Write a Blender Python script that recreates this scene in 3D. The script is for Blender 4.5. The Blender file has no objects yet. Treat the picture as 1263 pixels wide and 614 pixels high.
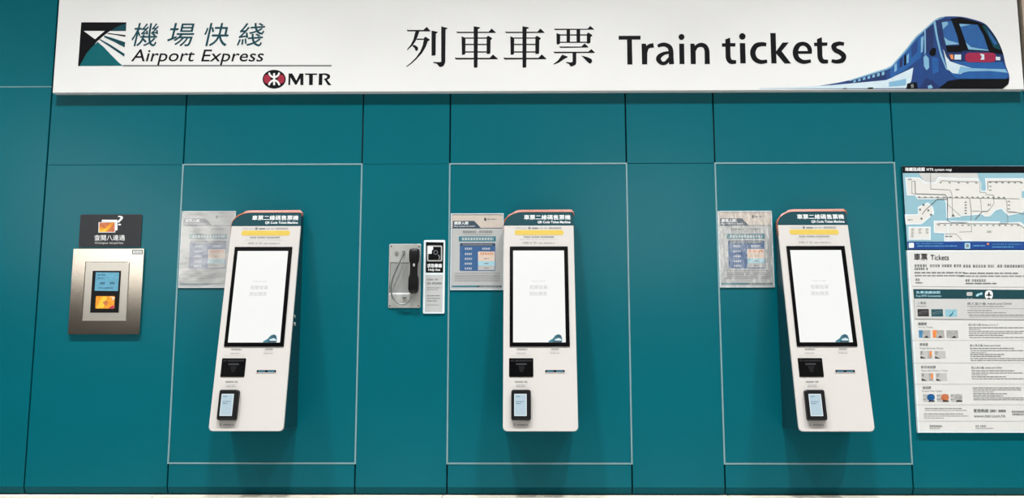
import bpy, bmesh, math, random
from mathutils import Vector, Matrix
PI = math.pi
C = bpy.context.scene.collection

# ------------------------------------------------------------------ camera model
CAM = Vector((0, -3.2, 1.5)); FPX = 950.0; W, H = 1263, 614
p_, y_, r_ = [math.radians(a) for a in (6.717, -0.5415, -0.0327)]
F = Vector((math.sin(y_) * math.cos(p_), math.cos(y_) * math.cos(p_), math.sin(p_)))
r0 = Vector((math.cos(y_), -math.sin(y_), 0)); u0 = r0.cross(F)
R = math.cos(r_) * r0 + math.sin(r_) * u0
U = -math.sin(r_) * r0 + math.cos(r_) * u0

class Plane:
    """A real surface in the place: origin, right, up, outward normal. hit() reads off where a point seen in the photo lies on it."""
    def __init__(s, o, u, v):
        s.o = Vector(o); s.u = Vector(u).normalized(); s.v = Vector(v).normalized(); s.n = s.u.cross(s.v).normalized()
    def P(s, u, v, n=0.0): return s.o + s.u * u + s.v * v + s.n * n
    def hit(s, px, py):
        d = F + R * ((px - W / 2) / FPX) - U * ((py - H / 2) / FPX)
        q = CAM + d * ((s.o - CAM).dot(s.n) / d.dot(s.n)) - s.o
        return (q.dot(s.u), q.dot(s.v))
def wallplane(d): return Plane((0, -d, 0), (1, 0, 0), (0, 0, 1))   # u = x, v = z
def rect_of(pl, tl, tr, br, bl):
    a, b, c, d = [pl.hit(*q) for q in (tl, tr, br, bl)]
    return ((a[0] + d[0]) / 2, (c[1] + d[1]) / 2, (b[0] + c[0]) / 2, (a[1] + b[1]) / 2)

# ------------------------------------------------------------------ materials
def lin(c):
    return tuple(((x / 255) / 12.92 if x / 255 <= .04045 else ((x / 255 + .055) / 1.055) ** 2.4) for x in c)
MATS = {}
def mat(name, rgb, rough=.5, metal=0., emit=0., spec=.5, var=.04, scale=30, bump=0., bscale=200, coat=0., alpha=1., aniso=0., trans=0., stretch=None, glow=0.):
    if name in MATS: return MATS[name]
    m = bpy.data.materials.new(name); m.use_nodes = True; nt = m.node_tree; b = nt.nodes['Principled BSDF']
    c = lin(rgb)
    tc = nt.nodes.new('ShaderNodeTexCoord'); nz = nt.nodes.new('ShaderNodeTexNoise'); nz.inputs['Scale'].default_value = scale
    nz.inputs['Detail'].default_value = 3
    if stretch:
        mp = nt.nodes.new('ShaderNodeMapping'); mp.inputs['Scale'].default_value = stretch
        nt.links.new(tc.outputs['Object'], mp.inputs[0]); src = mp.outputs[0]
    else: src = tc.outputs['Object']
    nt.links.new(src, nz.inputs['Vector'])
    rp = nt.nodes.new('ShaderNodeValToRGB')
    rp.color_ramp.elements[0].position = .3; rp.color_ramp.elements[1].position = .7
    rp.color_ramp.elements[0].color = tuple(x * (1 - var) for x in c) + (1,)
    rp.color_ramp.elements[1].color = tuple(min(1, x * (1 + var)) for x in c) + (1,)
    nt.links.new(nz.outputs['Fac'], rp.inputs[0])
    if emit:
        b.inputs['Base Color'].default_value = (.01, .01, .01, 1)
        nt.links.new(rp.outputs[0], b.inputs['Emission Color']); b.inputs['Emission Strength'].default_value = emit
    else: nt.links.new(rp.outputs[0], b.inputs['Base Color'])
    if glow:   # a translucent face lit from inside
        nt.links.new(rp.outputs[0], b.inputs['Emission Color']); b.inputs['Emission Strength'].default_value = glow
    b.inputs['Roughness'].default_value = rough; b.inputs['Metallic'].default_value = metal
    b.inputs['Specular IOR Level'].default_value = spec; b.inputs['Coat Weight'].default_value = coat
    b.inputs['Coat Roughness'].default_value = .08; b.inputs['Alpha'].default_value = alpha
    b.inputs['Anisotropic'].default_value = aniso; b.inputs['Transmission Weight'].default_value = trans
    if bump:
        n2 = nt.nodes.new('ShaderNodeTexNoise'); n2.inputs['Scale'].default_value = bscale; n2.inputs['Detail'].default_value = 2
        bp = nt.nodes.new('ShaderNodeBump'); bp.inputs['Strength'].default_value = bump; bp.inputs['Distance'].default_value = .01
        nt.links.new(src, n2.inputs['Vector']); nt.links.new(n2.outputs['Fac'], bp.inputs['Height']); nt.links.new(bp.outputs[0], b.inputs['Normal'])
    MATS[name] = m; return m

mat('teal_cladding', (0, 95, 107), .24, var=.03, scale=2.0, spec=.32)
mat('teal_lip', (0, 80, 92), .6, var=.02, spec=.08)
mat('gap_dark', (12, 38, 44), .8)
mat('trim_silver', (128, 164, 170), .4, metal=.2, var=.06)
mat('stone', (236, 228, 212), .35, var=.05, scale=8)
mat('stone_joint', (120, 118, 110), .8)
mat('beige_panel', (176, 160, 142), .5)
mat('sign_white', (226, 226, 224), .45, var=.012, scale=4, spec=.25)
mat('sign_edge', (200, 205, 205), .4)
mat('ink_black', (6, 7, 11), .5, var=.1, spec=.15)
mat('ink_dark_teal', (10, 66, 76), .5, spec=.2)
mat('ink_teal', (0, 92, 100), .5, spec=.2)
mat('ink_grey', (112, 116, 116), .5)
mat('ink_mid_grey', (132, 132, 130), .5)
mat('ink_soft_grey', (158, 158, 156), .5)
mat('ink_pale_grey', (184, 184, 181), .5)
mat('ink_white', (232, 234, 234), .5)
mat('logo_red', (150, 20, 50), .45)
mat('tr_blue', (20, 84, 150), .45, var=.12, scale=25)
mat('tr_navy', (8, 38, 92), .45, var=.15, scale=30)
mat('tr_deep', (12, 58, 120), .45, var=.12, scale=30)
mat('tr_glass', (30, 88, 150), .45, var=.12)
mat('tr_pale', (120, 170, 200), .45)
mat('tr_silver', (196, 214, 222), .45)
mat('tr_red', (150, 26, 66), .45)
mat('machine_white', (194, 190, 186), .42, var=.01, scale=6, spec=.35)
mat('machine_teal', (4, 62, 72), .5, spec=.3)
mat('header_teal', (10, 62, 70), .45, spec=.25)
mat('orange_trim', (158, 84, 56), .4, var=.1, scale=60)
mat('gloss_black', (3, 3, 5), .2, spec=.2)
mat('soft_black', (10, 10, 13), .4, spec=.3)
mat('screen_lit', (248, 249, 246), emit=.98, var=.006, rough=.2)
mat('screen_text', (216, 216, 213), emit=.85, rough=.3)
mat('screen_teal', (50, 140, 160), emit=.7, var=.1)
mat('screen_dark_teal', (20, 96, 120), emit=.6)
mat('display_blue', (186, 210, 222), emit=.92, var=.05, scale=200)
mat('display_white', (225, 238, 242), emit=.95)
mat('display_ink', (110, 150, 168), emit=.8)
mat('slot_blue', (60, 150, 185), emit=.75, var=.2)
mat('yellow_ink', (200, 172, 70), .5)
mat('yellow_halo', (205, 194, 160), .5)
mat('steel', (222, 212, 200), .15, metal=1., var=.05, scale=60, bump=.05, bscale=60, stretch=(60, 1, 1))
mat('steel_light', (240, 236, 228), .3, metal=1., var=.05, scale=60, bump=.04, bscale=60, stretch=(60, 1, 1))
mat('steel_groove', (52, 48, 46), .6, metal=.3)
mat('steel_satin', (188, 190, 186), .45, metal=.45, var=.05)
mat('steel_pocket_shade', (164, 168, 164), .45, metal=.45, var=.05)  # darker plate metal, recess shade put into the colour
mat('steel_cord', (140, 146, 146), .35, metal=.8)
mat('lcd_blue', (96, 158, 184), .35, var=.1, scale=90)
mat('lcd_ink', (60, 110, 132), .4)
mat('card_orange', (232, 150, 40), .45, var=.25, scale=70)
mat('card_yellow', (245, 190, 60), .45, var=.1)
mat('card_magenta', (188, 30, 90), .45)
mat('card_brown', (190, 110, 70), .45, var=.2, scale=70)
mat('sign_charcoal', (40, 42, 46), .5, var=.08)
mat('paper_grey', (182, 184, 183), .6, var=.02, scale=12)
mat('paper_white', (212, 212, 209), .6, var=.01)
mat('paper_shade', (196, 196, 194), .6, var=.01)
mat('border_white', (220, 231, 234), .5)
mat('poster_beige', (202, 190, 178), .6)
mat('poster_blue', (0, 82, 138), .5, var=.15, scale=60)
mat('poster_teal', (20, 112, 128), .5, var=.1)
mat('poster_navy', (4, 52, 76), .5)
mat('poster_cyan', (160, 205, 218), .5)
mat('poster_pink', (222, 200, 182), .5, var=.06)
mat('map_water', (138, 180, 193), .55, var=.02)
mat('map_halo', (216, 227, 232), .55)
mat('map_land', (214, 213, 208), .55, var=.012)
mat('map_grey', (196, 196, 194), .55)
mat('map_line', (140, 143, 140), .55)
mat('map_line_dark', (98, 102, 100), .55)
mat('strip_blue', (10, 62, 134), .5, var=.1, scale=60)
mat('strip_light', (84, 148, 196), .5)
mat('green_bar', (4, 62, 70), .5, var=.08, scale=40)
mat('photo_blue', (70, 130, 170), .5, var=.25, scale=120)
mat('photo_orange', (222, 132, 70), .5, var=.2, scale=120)
mat('photo_grey', (164, 164, 160), .5, var=.15, scale=120)
mat('photo_dark', (50, 46, 48), .5, var=.3, scale=120)
mat('photo_teal', (30, 84, 92), .5, var=.3, scale=120)
mat('photo_cyan', (140, 186, 200), .5, var=.1, scale=120)
mat('floor_stone', (186, 184, 180), .35, var=.05, scale=1)
mat('ceiling_grey', (120, 122, 124), .6)
mat('plaster', (214, 213, 210), .6)
mat('glare_panel_glow', (255, 250, 242), emit=2.3)  # emitter for the unseen panels added to make reflected glare
mat('rear_dark', (64, 58, 55), .5)

def sleeve_material(name, bump, sc, stretch, shine, rough, milk):
    """clear plastic film: mostly see-through, a little milky, with a glossy rippled face"""
    m = bpy.data.materials.new(name); m.use_nodes = True; nt = m.node_tree; nt.nodes.clear()
    out = nt.nodes.new('ShaderNodeOutputMaterial'); mix = nt.nodes.new('ShaderNodeMixShader'); mix2 = nt.nodes.new('ShaderNodeMixShader')
    tr = nt.nodes.new('ShaderNodeBsdfTransparent'); gl = nt.nodes.new('ShaderNodeBsdfGlossy'); gl.inputs['Roughness'].default_value = rough
    df = nt.nodes.new('ShaderNodeBsdfDiffuse'); df.inputs['Color'].default_value = (.9, .9, .9, 1)
    tc = nt.nodes.new('ShaderNodeTexCoord'); mp = nt.nodes.new('ShaderNodeMapping'); mp.inputs['Scale'].default_value = stretch
    mp.inputs['Rotation'].default_value = (0, .5, 0)
    nz = nt.nodes.new('ShaderNodeTexNoise'); nz.inputs['Scale'].default_value = sc; nz.inputs['Detail'].default_value = 2
    bp = nt.nodes.new('ShaderNodeBump'); bp.inputs['Strength'].default_value = 1; bp.inputs['Distance'].default_value = bump
    L = nt.links.new
    L(tc.outputs['Object'], mp.inputs[0]); L(mp.outputs[0], nz.inputs[0]); L(nz.outputs['Fac'], bp.inputs['Height'])
    L(bp.outputs[0], gl.inputs['Normal']); mix.inputs[0].default_value = shine; mix2.inputs[0].default_value = milk
    L(tr.outputs[0], mix2.inputs[1]); L(df.outputs[0], mix2.inputs[2]); L(mix2.outputs[0], mix.inputs[1]); L(gl.outputs[0], mix.inputs[2]); L(mix.outputs[0], out.inputs[0])
    MATS[name] = m; return m
sleeve_material('clear_film', .002, 7, (1, 1, 1), .07, .15, .03)
sleeve_material('clear_film_glare', .0035, 7, (1, 1, 2.2), .32, .24, .22)  # same film; extra milk and shine put the white glare into it
sleeve_material('clear_film_wrinkled', .008, 15, (2.4, 1, .7), .16, .14, .10)

# ------------------------------------------------------------------ text outlines
TXT = {}
def glyphs(s, off=0.0, shear=0.0):
    k = (s, off, shear)
    if k not in TXT:
        c = bpy.data.curves.new('lettering', 'FONT'); c.body = s; c.offset = off; c.shear = shear; c.resolution_u = 3
        o = bpy.data.objects.new('lettering', c); C.objects.link(o); bpy.context.view_layer.update()
        me = bpy.data.meshes.new_from_object(o.evaluated_get(bpy.context.evaluated_depsgraph_get()))
        vs = [(v.co.x, v.co.y) for v in me.vertices]; fs = [tuple(q.vertices) for q in me.polygons]
        bpy.data.objects.remove(o); bpy.data.curves.remove(c); bpy.data.meshes.remove(me)
        TXT[k] = (vs, fs)
    return TXT[k]

# ------------------------------------------------------------------ mesh collector
def area(p): return sum(p[i][0] * p[(i + 1) % len(p)][1] - p[(i + 1) % len(p)][0] * p[i][1] for i in range(len(p))) / 2
def rr(x0, y0, x1, y1, r=0, n=5):
    if isinstance(r, (int, float)): r = (r,) * 4          # bl br tr tl
    pts = []
    for (cx, cy, a, q) in ((x0 + r[0], y0 + r[0], 180, r[0]), (x1 - r[1], y0 + r[1], 270, r[1]), (x1 - r[2], y1 - r[2], 0, r[2]), (x0 + r[3], y1 - r[3], 90, r[3])):
        if q <= 0: pts.append((cx, cy)); continue
        for i in range(n + 1):
            t = math.radians(a + 90 * i / n); pts.append((cx + q * math.cos(t), cy + q * math.sin(t)))
    return pts
class MB:
    def __init__(s): s.V = []; s.F = []; s.M = []; s.names = []; s.S = []
    def mi(s, m):
        if m not in s.names: s.names.append(m)
        return s.names.index(m)
    def add(s, vs, fs, m, smooth=False):
        b = len(s.V); s.V += [Vector(v) for v in vs]; k = s.mi(m)
        for f in fs: s.F.append(tuple(i + b for i in f)); s.M.append(k); s.S.append(smooth)
    # flat printing
    def ink(s, pl, pts, m, n=.0004):
        if area(pts) < 0: pts = pts[::-1]
        s.add([pl.P(a, b, n) for a, b in pts], [tuple(range(len(pts)))], m)
    def inkpx(s, pl, pts, m, n=.0004): s.ink(pl, [pl.hit(*q) for q in pts], m, n)
    def rpx(s, pl, x0, y0, x1, y1, m, n=.0004, r=0):
        s.inkpx(pl, rr(x0, y0, x1, y1, r, 3), m, n)
    def ribbon(s, pl, pts, m, n):
        """one continuous printed stroke through (x, y, width) in photo px, mitred joints"""
        N = len(pts); vs = []
        for i, (x, y, w) in enumerate(pts):
            a = pts[max(i - 1, 0)]; b = pts[min(i + 1, N - 1)]
            d0 = Vector((x - a[0], y - a[1])); d1 = Vector((b[0] - x, b[1] - y))
            if d0.length < 1e-6: d0 = d1
            if d1.length < 1e-6: d1 = d0
            d0.normalize(); d1.normalize(); t = d0 + d1
            t = t.normalized() if t.length > 1e-3 else d1
            nx, ny = -t.y, t.x; k = w / 2 / max(.45, nx * -d1.y + ny * d1.x)
            for sg in (1, -1): u, v = pl.hit(x + sg * nx * k, y + sg * ny * k); vs.append(pl.P(u, v, n))
        s.add(vs, [(2 * i, 2 * i + 2, 2 * i + 3, 2 * i + 1)[::-1] for i in range(N - 1)], m)
    def linepx(s, pl, pts, w, m, n=.0004):
        s.ribbon(pl, [(x, y, w) for x, y in pts], m, n)
    def textpx(s, pl, txt, x0, y0, x1, y1, m, n=.0006, bold=0, off=0., shear=0.):
        vs, fs = glyphs(txt, off, shear)
        a0 = min(v[0] for v in vs); a1 = max(v[0] for v in vs); b0 = min(v[1] for v in vs); b1 = max(v[1] for v in vs)
        tl, tr, br, bl = [pl.hit(*q) for q in ((x0, y0), (x1, y0), (x1, y1), (x0, y1))]
        q = [((v[0] - a0) / (a1 - a0), (v[1] - b0) / (b1 - b0)) for v in vs]
        def bil(a, b):
            return tuple(bl[i] * (1 - a) * (1 - b) + br[i] * a * (1 - b) + tr[i] * a * b + tl[i] * (1 - a) * b for i in (0, 1))
        base = [bil(a, b) for a, b in q]
        sh = [(0, 0)] + ([(-bold, 0), (bold, 0), (0, bold), (0, -bold)] if bold else [])
        for k, (dx, dy) in enumerate(sh):
            s.add([pl.P(a + dx, b + dy, n + k * .00002) for a, b in base], fs, m)
    def greek(s, pl, x0, y0, x1, y1, m, seed, kind='word', n=.0005):
        """printing too small to read: broken strokes the size of the words"""
        rnd = random.Random(seed); x = x0; h = abs(y1 - y0)
        while x < x1:
            w = h * rnd.uniform(1.5, 4.5) if kind == 'word' else h * .85
            w = min(w, x1 - x)
            if w > h * .3:
                if kind == 'word': s.rpx(pl, x, y0 + h * .2, x + w, y1 - h * .12, m, n)
                else:
                    for t in (.06, .45, .84): s.rpx(pl, x, y0 + h * (t - .06), x + w, y0 + h * (t + .1), m, n)
                    s.rpx(pl, x + w * rnd.uniform(.2, .6), y0, x + w * rnd.uniform(.6, .8), y1, m, n)
            x += w + h * (.45 if kind == 'word' else .18) + (h * .6 if kind != 'word' and rnd.random() < .12 else 0)
    # solids
    def prism(s, pl, pts, n0, n1, m, mside=None, bev=0.0, open_back=False):
        """outline extruded along the plane's normal n0 -> n1 (n1 the front), front edge bevelled by bev"""
        if area(pts) < 0: pts = pts[::-1]
        k = len(pts); cx = sum(p[0] for p in pts) / k; cy = sum(p[1] for p in pts) / k
        rings = [(pts, n0)]
        if bev:
            x0 = min(p[0] for p in pts); x1 = max(p[0] for p in pts); y0 = min(p[1] for p in pts); y1 = max(p[1] for p in pts)
            mx, my = (x0 + x1) / 2, (y0 + y1) / 2; sx = 1 - 2 * bev / (x1 - x0); sy = 1 - 2 * bev / (y1 - y0)
            rings += [(pts, n1 - bev), ([(mx + (a - mx) * sx, my + (b - my) * sy) for a, b in pts], n1)]
        else: rings.append((pts, n1))
        vs = [pl.P(a, b, n) for r, n in rings for a, b in r]
        for j in range(len(rings) - 1):
            s.add(vs[j * k:(j + 2) * k], [(i, (i + 1) % k, k + (i + 1) % k, k + i) for i in range(k)], mside or m)
        s.add(vs[-k:], [tuple(range(k))], m)
        if not open_back: s.add(vs[:k], [tuple(range(k))[::-1]], mside or m)
    def box(s, x0, y0, z0, x1, y1, z1, m):
        v = [(x, y, z) for z in (z0, z1) for y in (y0, y1) for x in (x0, x1)]
        s.add(v, [(0, 2, 3, 1), (4, 5, 7, 6), (0, 1, 5, 4), (2, 6, 7, 3), (0, 4, 6, 2), (1, 3, 7, 5)], m)
    def ring(s, pl, outer, inner, n0, n1, m):
        """a frame: outer and inner outlines with the same number of points"""
        k = len(outer); vs = [pl.P(a, b, n) for n in (n0, n1) for r in (outer, inner) for a, b in r]; fs = []
        for i in range(k):
            j = (i + 1) % k
            fs += [(2 * k + i, 2 * k + j, 3 * k + j, 3 * k + i), (i, j, 2 * k + j, 2 * k + i), (k + j, k + i, 3 * k + i, 3 * k + j), (j, i, k + i, k + j)]
        s.add(vs, fs, m)
    def tube(s, pts, r, m, seg=10):
        pts = [Vector(p) for p in pts]; vs = []; N = len(pts); up = Vector((0, 1, .02))
        rs = r if isinstance(r, list) else [r] * N
        for i, p in enumerate(pts):
            t = (pts[min(i + 1, N - 1)] - pts[max(i - 1, 0)]).normalized(); a = t.cross(up).normalized(); b = t.cross(a)
            vs += [p + (a * math.cos(2 * PI * k / seg) + b * math.sin(2 * PI * k / seg)) * rs[i] for k in range(seg)]
        fs = [(i * seg + k, i * seg + (k + 1) % seg, (i + 1) * seg + (k + 1) % seg, (i + 1) * seg + k) for i in range(N - 1) for k in range(seg)]
        fs += [tuple(range(seg))[::-1], tuple((N - 1) * seg + k for k in range(seg))]
        s.add(vs, fs, m, True)
    def build(s, name, parent=None, origin=None, **props):
        o0 = Vector(origin) if origin is not None else (parent_origin(parent) if parent else Vector((0, 0, 0)))
        me = bpy.data.meshes.new(name); me.from_pydata([tuple(v - o0) for v in s.V], [], s.F)
        for nme in s.names: me.materials.append(MATS[nme])
        me.polygons.foreach_set('material_index', s.M); me.polygons.foreach_set('use_smooth', s.S)
        me.update(); o = bpy.data.objects.new(name, me); C.objects.link(o)
        if parent: o.parent = parent
        else: o.location = o0
        for k, v in props.items(): o[k] = v
        return o
def parent_origin(p):
    v = Vector((0, 0, 0))
    while p is not None: v = v + p.location; p = p.parent
    return v
def thing(name, label, cat, loc, group=None):
    o = bpy.data.objects.new(name, None); C.objects.link(o); o.location = loc; o.empty_display_size = .05
    o['label'] = label; o['category'] = cat
    if group: o['group'] = group
    return o
def spline(P, n=8):
    """Catmull-Rom through points"""
    P = [Vector(p) for p in P]; Q = [P[0] * 2 - P[1]] + P + [P[-1] * 2 - P[-2]]; out = []
    for i in range(1, len(Q) - 2):
        a, b, c, d = Q[i - 1:i + 3]
        for k in range(n):
            t = k / n; out.append(.5 * ((2 * b) + (c - a) * t + (2 * a - 5 * b + 4 * c - d) * t * t + (3 * b - a - 3 * c + d) * t ** 3))
    return out + [P[-1]]

# ================================================================== THE SETTING
XV = dict(s1=-2.0137, s2=-1.4293, s3=-.6673, s4=-.2938, s5=.4544, s6=.8282, s7=1.5821)
Z_SIGN, Z_RT, Z_RB, Z_WB = 2.5559, 2.2406, 1.0025, .8799
LEFT, RIGHT, CEIL = -4.2, 4.2, 4.6
wp0 = wallplane(0)

w = MB(); g = .003
w.box(LEFT, .02, 0, RIGHT, .12, CEIL, 'gap_dark')
def panel(x0, z0, x1, z1, gl=g, gr=g, gb=g, gt=g):
    x0 += gl; x1 -= gr; z0 += gb; z1 -= gt
    w.prism(wp0, [(x0, z0), (x1, z0), (x1, z1), (x0, z1)], -.019, 0, 'teal_cladding', bev=.0012)
def lip(x0, x1):
    x0 += g; x1 -= g; t = .028
    v = [(x0, 0, Z_WB + t), (x1, 0, Z_WB + t), (x1, .013, Z_WB + .001), (x0, .013, Z_WB + .001), (x0, .0195, Z_WB + t), (x1, .0195, Z_WB + t), (x1, .0195, Z_WB + .001), (x0, .0195, Z_WB + .001)]
    w.add(v, [(0, 3, 2, 1), (0, 4, 7, 3), (1, 2, 6, 5), (3, 7, 6, 2), (4, 5, 6, 7)], 'teal_lip')
ZL = Z_WB + .0275; cols = [LEFT, XV['s1'], XV['s2'], XV['s3'], XV['s4'], XV['s5'], XV['s6'], XV['s7'], RIGHT]
for i in range(8):
    a, b = cols[i], cols[i + 1]
    if i == 0: panel(a, ZL, b, 2.585, gb=0, gt=.001); panel(a, 2.585, b, CEIL, gb=.001)
    elif i == 7: panel(a, ZL, b, CEIL, gb=0)
    elif i in (2, 4, 6):
        panel(a, ZL, b, Z_RB, gb=0, gt=.002); panel(a, Z_RB, b, Z_RT, .0035, .0035, .0035, .0035); panel(a, Z_RT, b, CEIL)
    else:
        gt = .0012 if i != 5 else .002
        panel(a, ZL, b, Z_RT, gb=0, gt=gt * .5); panel(a, Z_RT, b, CEIL, gb=gt * .5)
    lip(a, b)
w.build('wall_back', kind='structure')
# thin bright edge strips round the three access panels and the short one at the left
for k, (a, b) in enumerate((('s2', 's3'), ('s4', 's5'), ('s6', 's7'))):
    t = MB(); x0, x1 = XV[a], XV[b]; h = .0032
    t.ring(wp0, rr(x0 - h, Z_RB - h, x1 + h, Z_RT + h), rr(x0 + h, Z_RB + h, x1 - h, Z_RT - h), -.018, .0015, 'trim_silver')
    t.build('trim_%d' % (k + 1), kind='structure')
t = MB(); t.box(LEFT, -.001, 2.583, XV['s1'] - g, .018, 2.587, 'trim_silver'); t.build('trim_4', kind='structure')

b = MB(); xs = [LEFT] + [wp0.hit(x, 610)[0] for x in (192, 546, 898, 1229)] + [RIGHT]
for x0, x1 in zip(xs, xs[1:]):
    b.box(x0 + .0015, -.03, 0, x1 - .0015, .018, Z_WB - .004, 'stone')
b.box(LEFT, -.026, 0, RIGHT, .016, Z_WB - .008, 'stone_joint')
b.build('baseboard_back', kind='structure')

f = MB(); f.box(LEFT, -9, -.1, RIGHT, .12, 0, 'floor_stone'); f.build('floor', kind='structure')
f = MB(); f.box(LEFT, -9, CEIL, RIGHT, .12, CEIL + .1, 'ceiling_grey'); f.build('ceiling', kind='structure')
f = MB(); f.box(LEFT - .1, -9, 2.1, LEFT, .12, CEIL, 'plaster'); f.box(LEFT - .1, -9, 0, LEFT, .12, 2.1, 'rear_dark'); f.build('wall_left', kind='structure')
f = MB(); f.box(LEFT, -8.4, 2.12, LEFT + .04, -3.3, 3.3, 'glare_panel_glow'); f.build('glare_panel_1', kind='structure')  # unseen glowing panel, added for glare on the left notice and steel plate
f = MB(); f.box(RIGHT, -9, 2.1, RIGHT + .1, .12, CEIL, 'plaster'); f.box(RIGHT, -9, 0, RIGHT + .1, .12, 2.1, 'rear_dark'); f.build('wall_right', kind='structure')
f = MB(); f.box(RIGHT - .04, -8.4, 2.15, RIGHT, -6.0, 3.15, 'glare_panel_glow'); f.build('glare_panel_2', kind='structure')  # unseen glowing panel, added for reflected glare from the right
f = MB(); f.box(LEFT, -9.1, 0, RIGHT, -9, 2.3, 'rear_dark'); f.box(LEFT, -9.1, 2.3, RIGHT, -9, CEIL, 'plaster')
f.build('wall_rear', kind='structure')
f = MB(); f.box(.9, -9, 2.5, 3.1, -8.96, 4.2, 'glare_panel_glow'); f.build('glare_panel_3', kind='structure')  # unseen glowing panel, added to grey the cladding and crumpled sleeve by reflection

# ================================================================== HEADER SIGN
SD = .03
sp = wallplane(SD)
X0 = sp.hit(64.6, 114.7)[0]; X1 = sp.hit(1263.5, 110.3)[0]; ZB = (sp.hit(64, 114.7)[1] + sp.hit(1263, 110.3)[1]) / 2; ZT = 3.08
hs = thing('header_sign', 'long white header sign reading Train tickets across the top of the teal wall', 'sign', ((X0 + X1) / 2, -.001, ZB))
m = MB(); m.prism(sp, rr(X0, ZB, X1, ZT), -(SD - .002), 0, 'sign_white', 'sign_edge', bev=.002); m.build('sign_panel', hs)

def zr(x, y, s): return lambda pts: [(x + a / s, y + b_ / s) for a, b_ in pts]
# logo: rounded coordinates read inside a 702x614 close-up of (90,20)-(170,90)
q = zr(90, 20, 8.775); m = MB()
m.inkpx(sp, q([(90, 66), (578, 66), (574, 160), (400, 160), (330, 212), (262, 272), (160, 400), (72, 540), (55, 540)]), 'ink_black', .0004)
m.inkpx(sp, q([(118, 160), (345, 160), (240, 250)]), 'sign_white', .0007)
m.inkpx(sp, q([(120, 175), (235, 262), (160, 360), (75, 500)]), 'ink_black', .0006)
m.inkpx(sp, q([(268, 278), (330, 330), (420, 425), (500, 505), (540, 536), (72, 538), (100, 490), (150, 400), (205, 335)]), 'ink_teal', .0008)
m.inkpx(sp, q([(578, 80), (573, 158), (415, 158), (450, 132), (510, 100)]), 'ink_dark_teal', .0008)
m.inkpx(sp, q([(380, 182), (570, 205), (566, 222), (450, 200), (372, 190)]), 'ink_black', .0008)
m.inkpx(sp, q([(335, 208), (440, 240), (566, 282), (560, 338), (440, 275), (340, 228)]), 'ink_dark_teal', .0008)
m.inkpx(sp, q([(290, 246), (400, 305), (560, 408), (556, 438), (420, 345), (290, 258)]), 'ink_dark_teal', .0008)
m.rpx(sp, 151.5, 80.1, 409, 81.9, 'ink_grey')
# roundel
cx, cy = 338.2, 97.7
m.inkpx(sp, [(cx + 14.3 * math.cos(t * PI / 16), cy + 11.6 * math.sin(t * PI / 16)) for t in range(32)], 'ink_black', .0005)
for sgn in (-1, 1):
    m.inkpx(sp, [(cx + sgn * (8.6 + 4.4 * math.cos(t * PI / 8)), cy - .2 + 5.6 * math.sin(t * PI / 8)) for t in range(16)], 'logo_red', .0008)
    for sy in (-1, 1):
        arc = [(cx + sgn * 6.4, cy + sy * 8.0), (cx + sgn * 5.2, cy + sy * 5.2), (cx + sgn * 2.6, cy + sy * 3.0), (cx, cy + sy * 2.2)]
        if sy == 1: arc = [(cx + sgn * 6.6, cy + 7.4), (cx + sgn * 5.4, cy + 4.6), (cx + sgn * 3, cy + 2.2), (cx, cy + 1.2)]
        m.linepx(sp, arc, 2.3, 'sign_white', .0010)
m.linepx(sp, [(cx, cy - 7.4), (cx, cy + 7.4)], 2.4, 'sign_white', .0011)
m.build('logo', hs)
m = MB()
for ch, x0, x1 in (('機', 162.5, 196), ('場', 206.5, 240), ('快', 252, 282), ('綫', 292, 327)):
    m.textpx(sp, ch, x0, 28.5, x1, 57, 'ink_dark_teal', bold=.0004, shear=.22)
m.build('chinese_lettering', hs)
m = MB(); m.textpx(sp, 'Airport', 161.5, 60.8, 240.2, 80.6, 'ink_black', off=.004, shear=.22); m.build('english_lettering', hs)
m = MB(); m.textpx(sp, 'Express', 248, 61.2, 325.5, 80.6, 'ink_black', off=.004, shear=.22)
m.build('english_lettering', hs)
def glyph(zf, strokes_, sc_, base=.0004):
    """letters drawn as pen strokes of (x, y, width), each smoothed through its points when curved"""
    for i, (kind, P) in enumerate(strokes_):
        if kind == 'c':
            Q = spline([(x, y, w) for x, y, w in P], 6); P = [(v.x, v.y, v.z) for v in Q]
        if kind == 'o': m.inkpx(sp, zf([(P[0][0] + P[0][2] * math.cos(t * PI / 10), P[0][1] + P[0][2] * math.sin(t * PI / 10)) for t in range(20)]), 'ink_black', base + i * .00003); continue
        if kind == 'p': m.inkpx(sp, zf(P), 'ink_black', base + i * .00003); continue
        m.ribbon(sp, [zf([(x, y)])[0] + (w / sc_,) for x, y, w in P], 'ink_black', base + i * .00003)
m = MB(); z1 = zr(310, 80, 11.482)
glyph(z1, [('p', [(528, 122), (580, 122), (638, 222), (686, 122), (738, 122), (738, 286), (694, 286), (694, 190), (640, 282), (622, 282), (554, 178), (550, 286), (524, 286)]),
           ('p', [(760, 122), (932, 122), (930, 142), (872, 142), (870, 286), (818, 286), (818, 142), (762, 142)]),
           ('p', [(958, 122), (1008, 122), (1004, 286), (952, 286)]),
           ('c', [(1000, 134, 22), (1050, 132, 24), (1088, 150, 38), (1094, 172, 42), (1070, 196, 26), (1030, 206, 16)]),
           ('p', [(1030, 196), (1062, 192), (1096, 240), (1136, 288), (1086, 286), (1058, 246)])], 11.482)
m.build('operator_lettering', hs)
m = MB(); z1 = zr(755, 30, 9.715); z2_ = zr(880, 30, 7.429)
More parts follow.
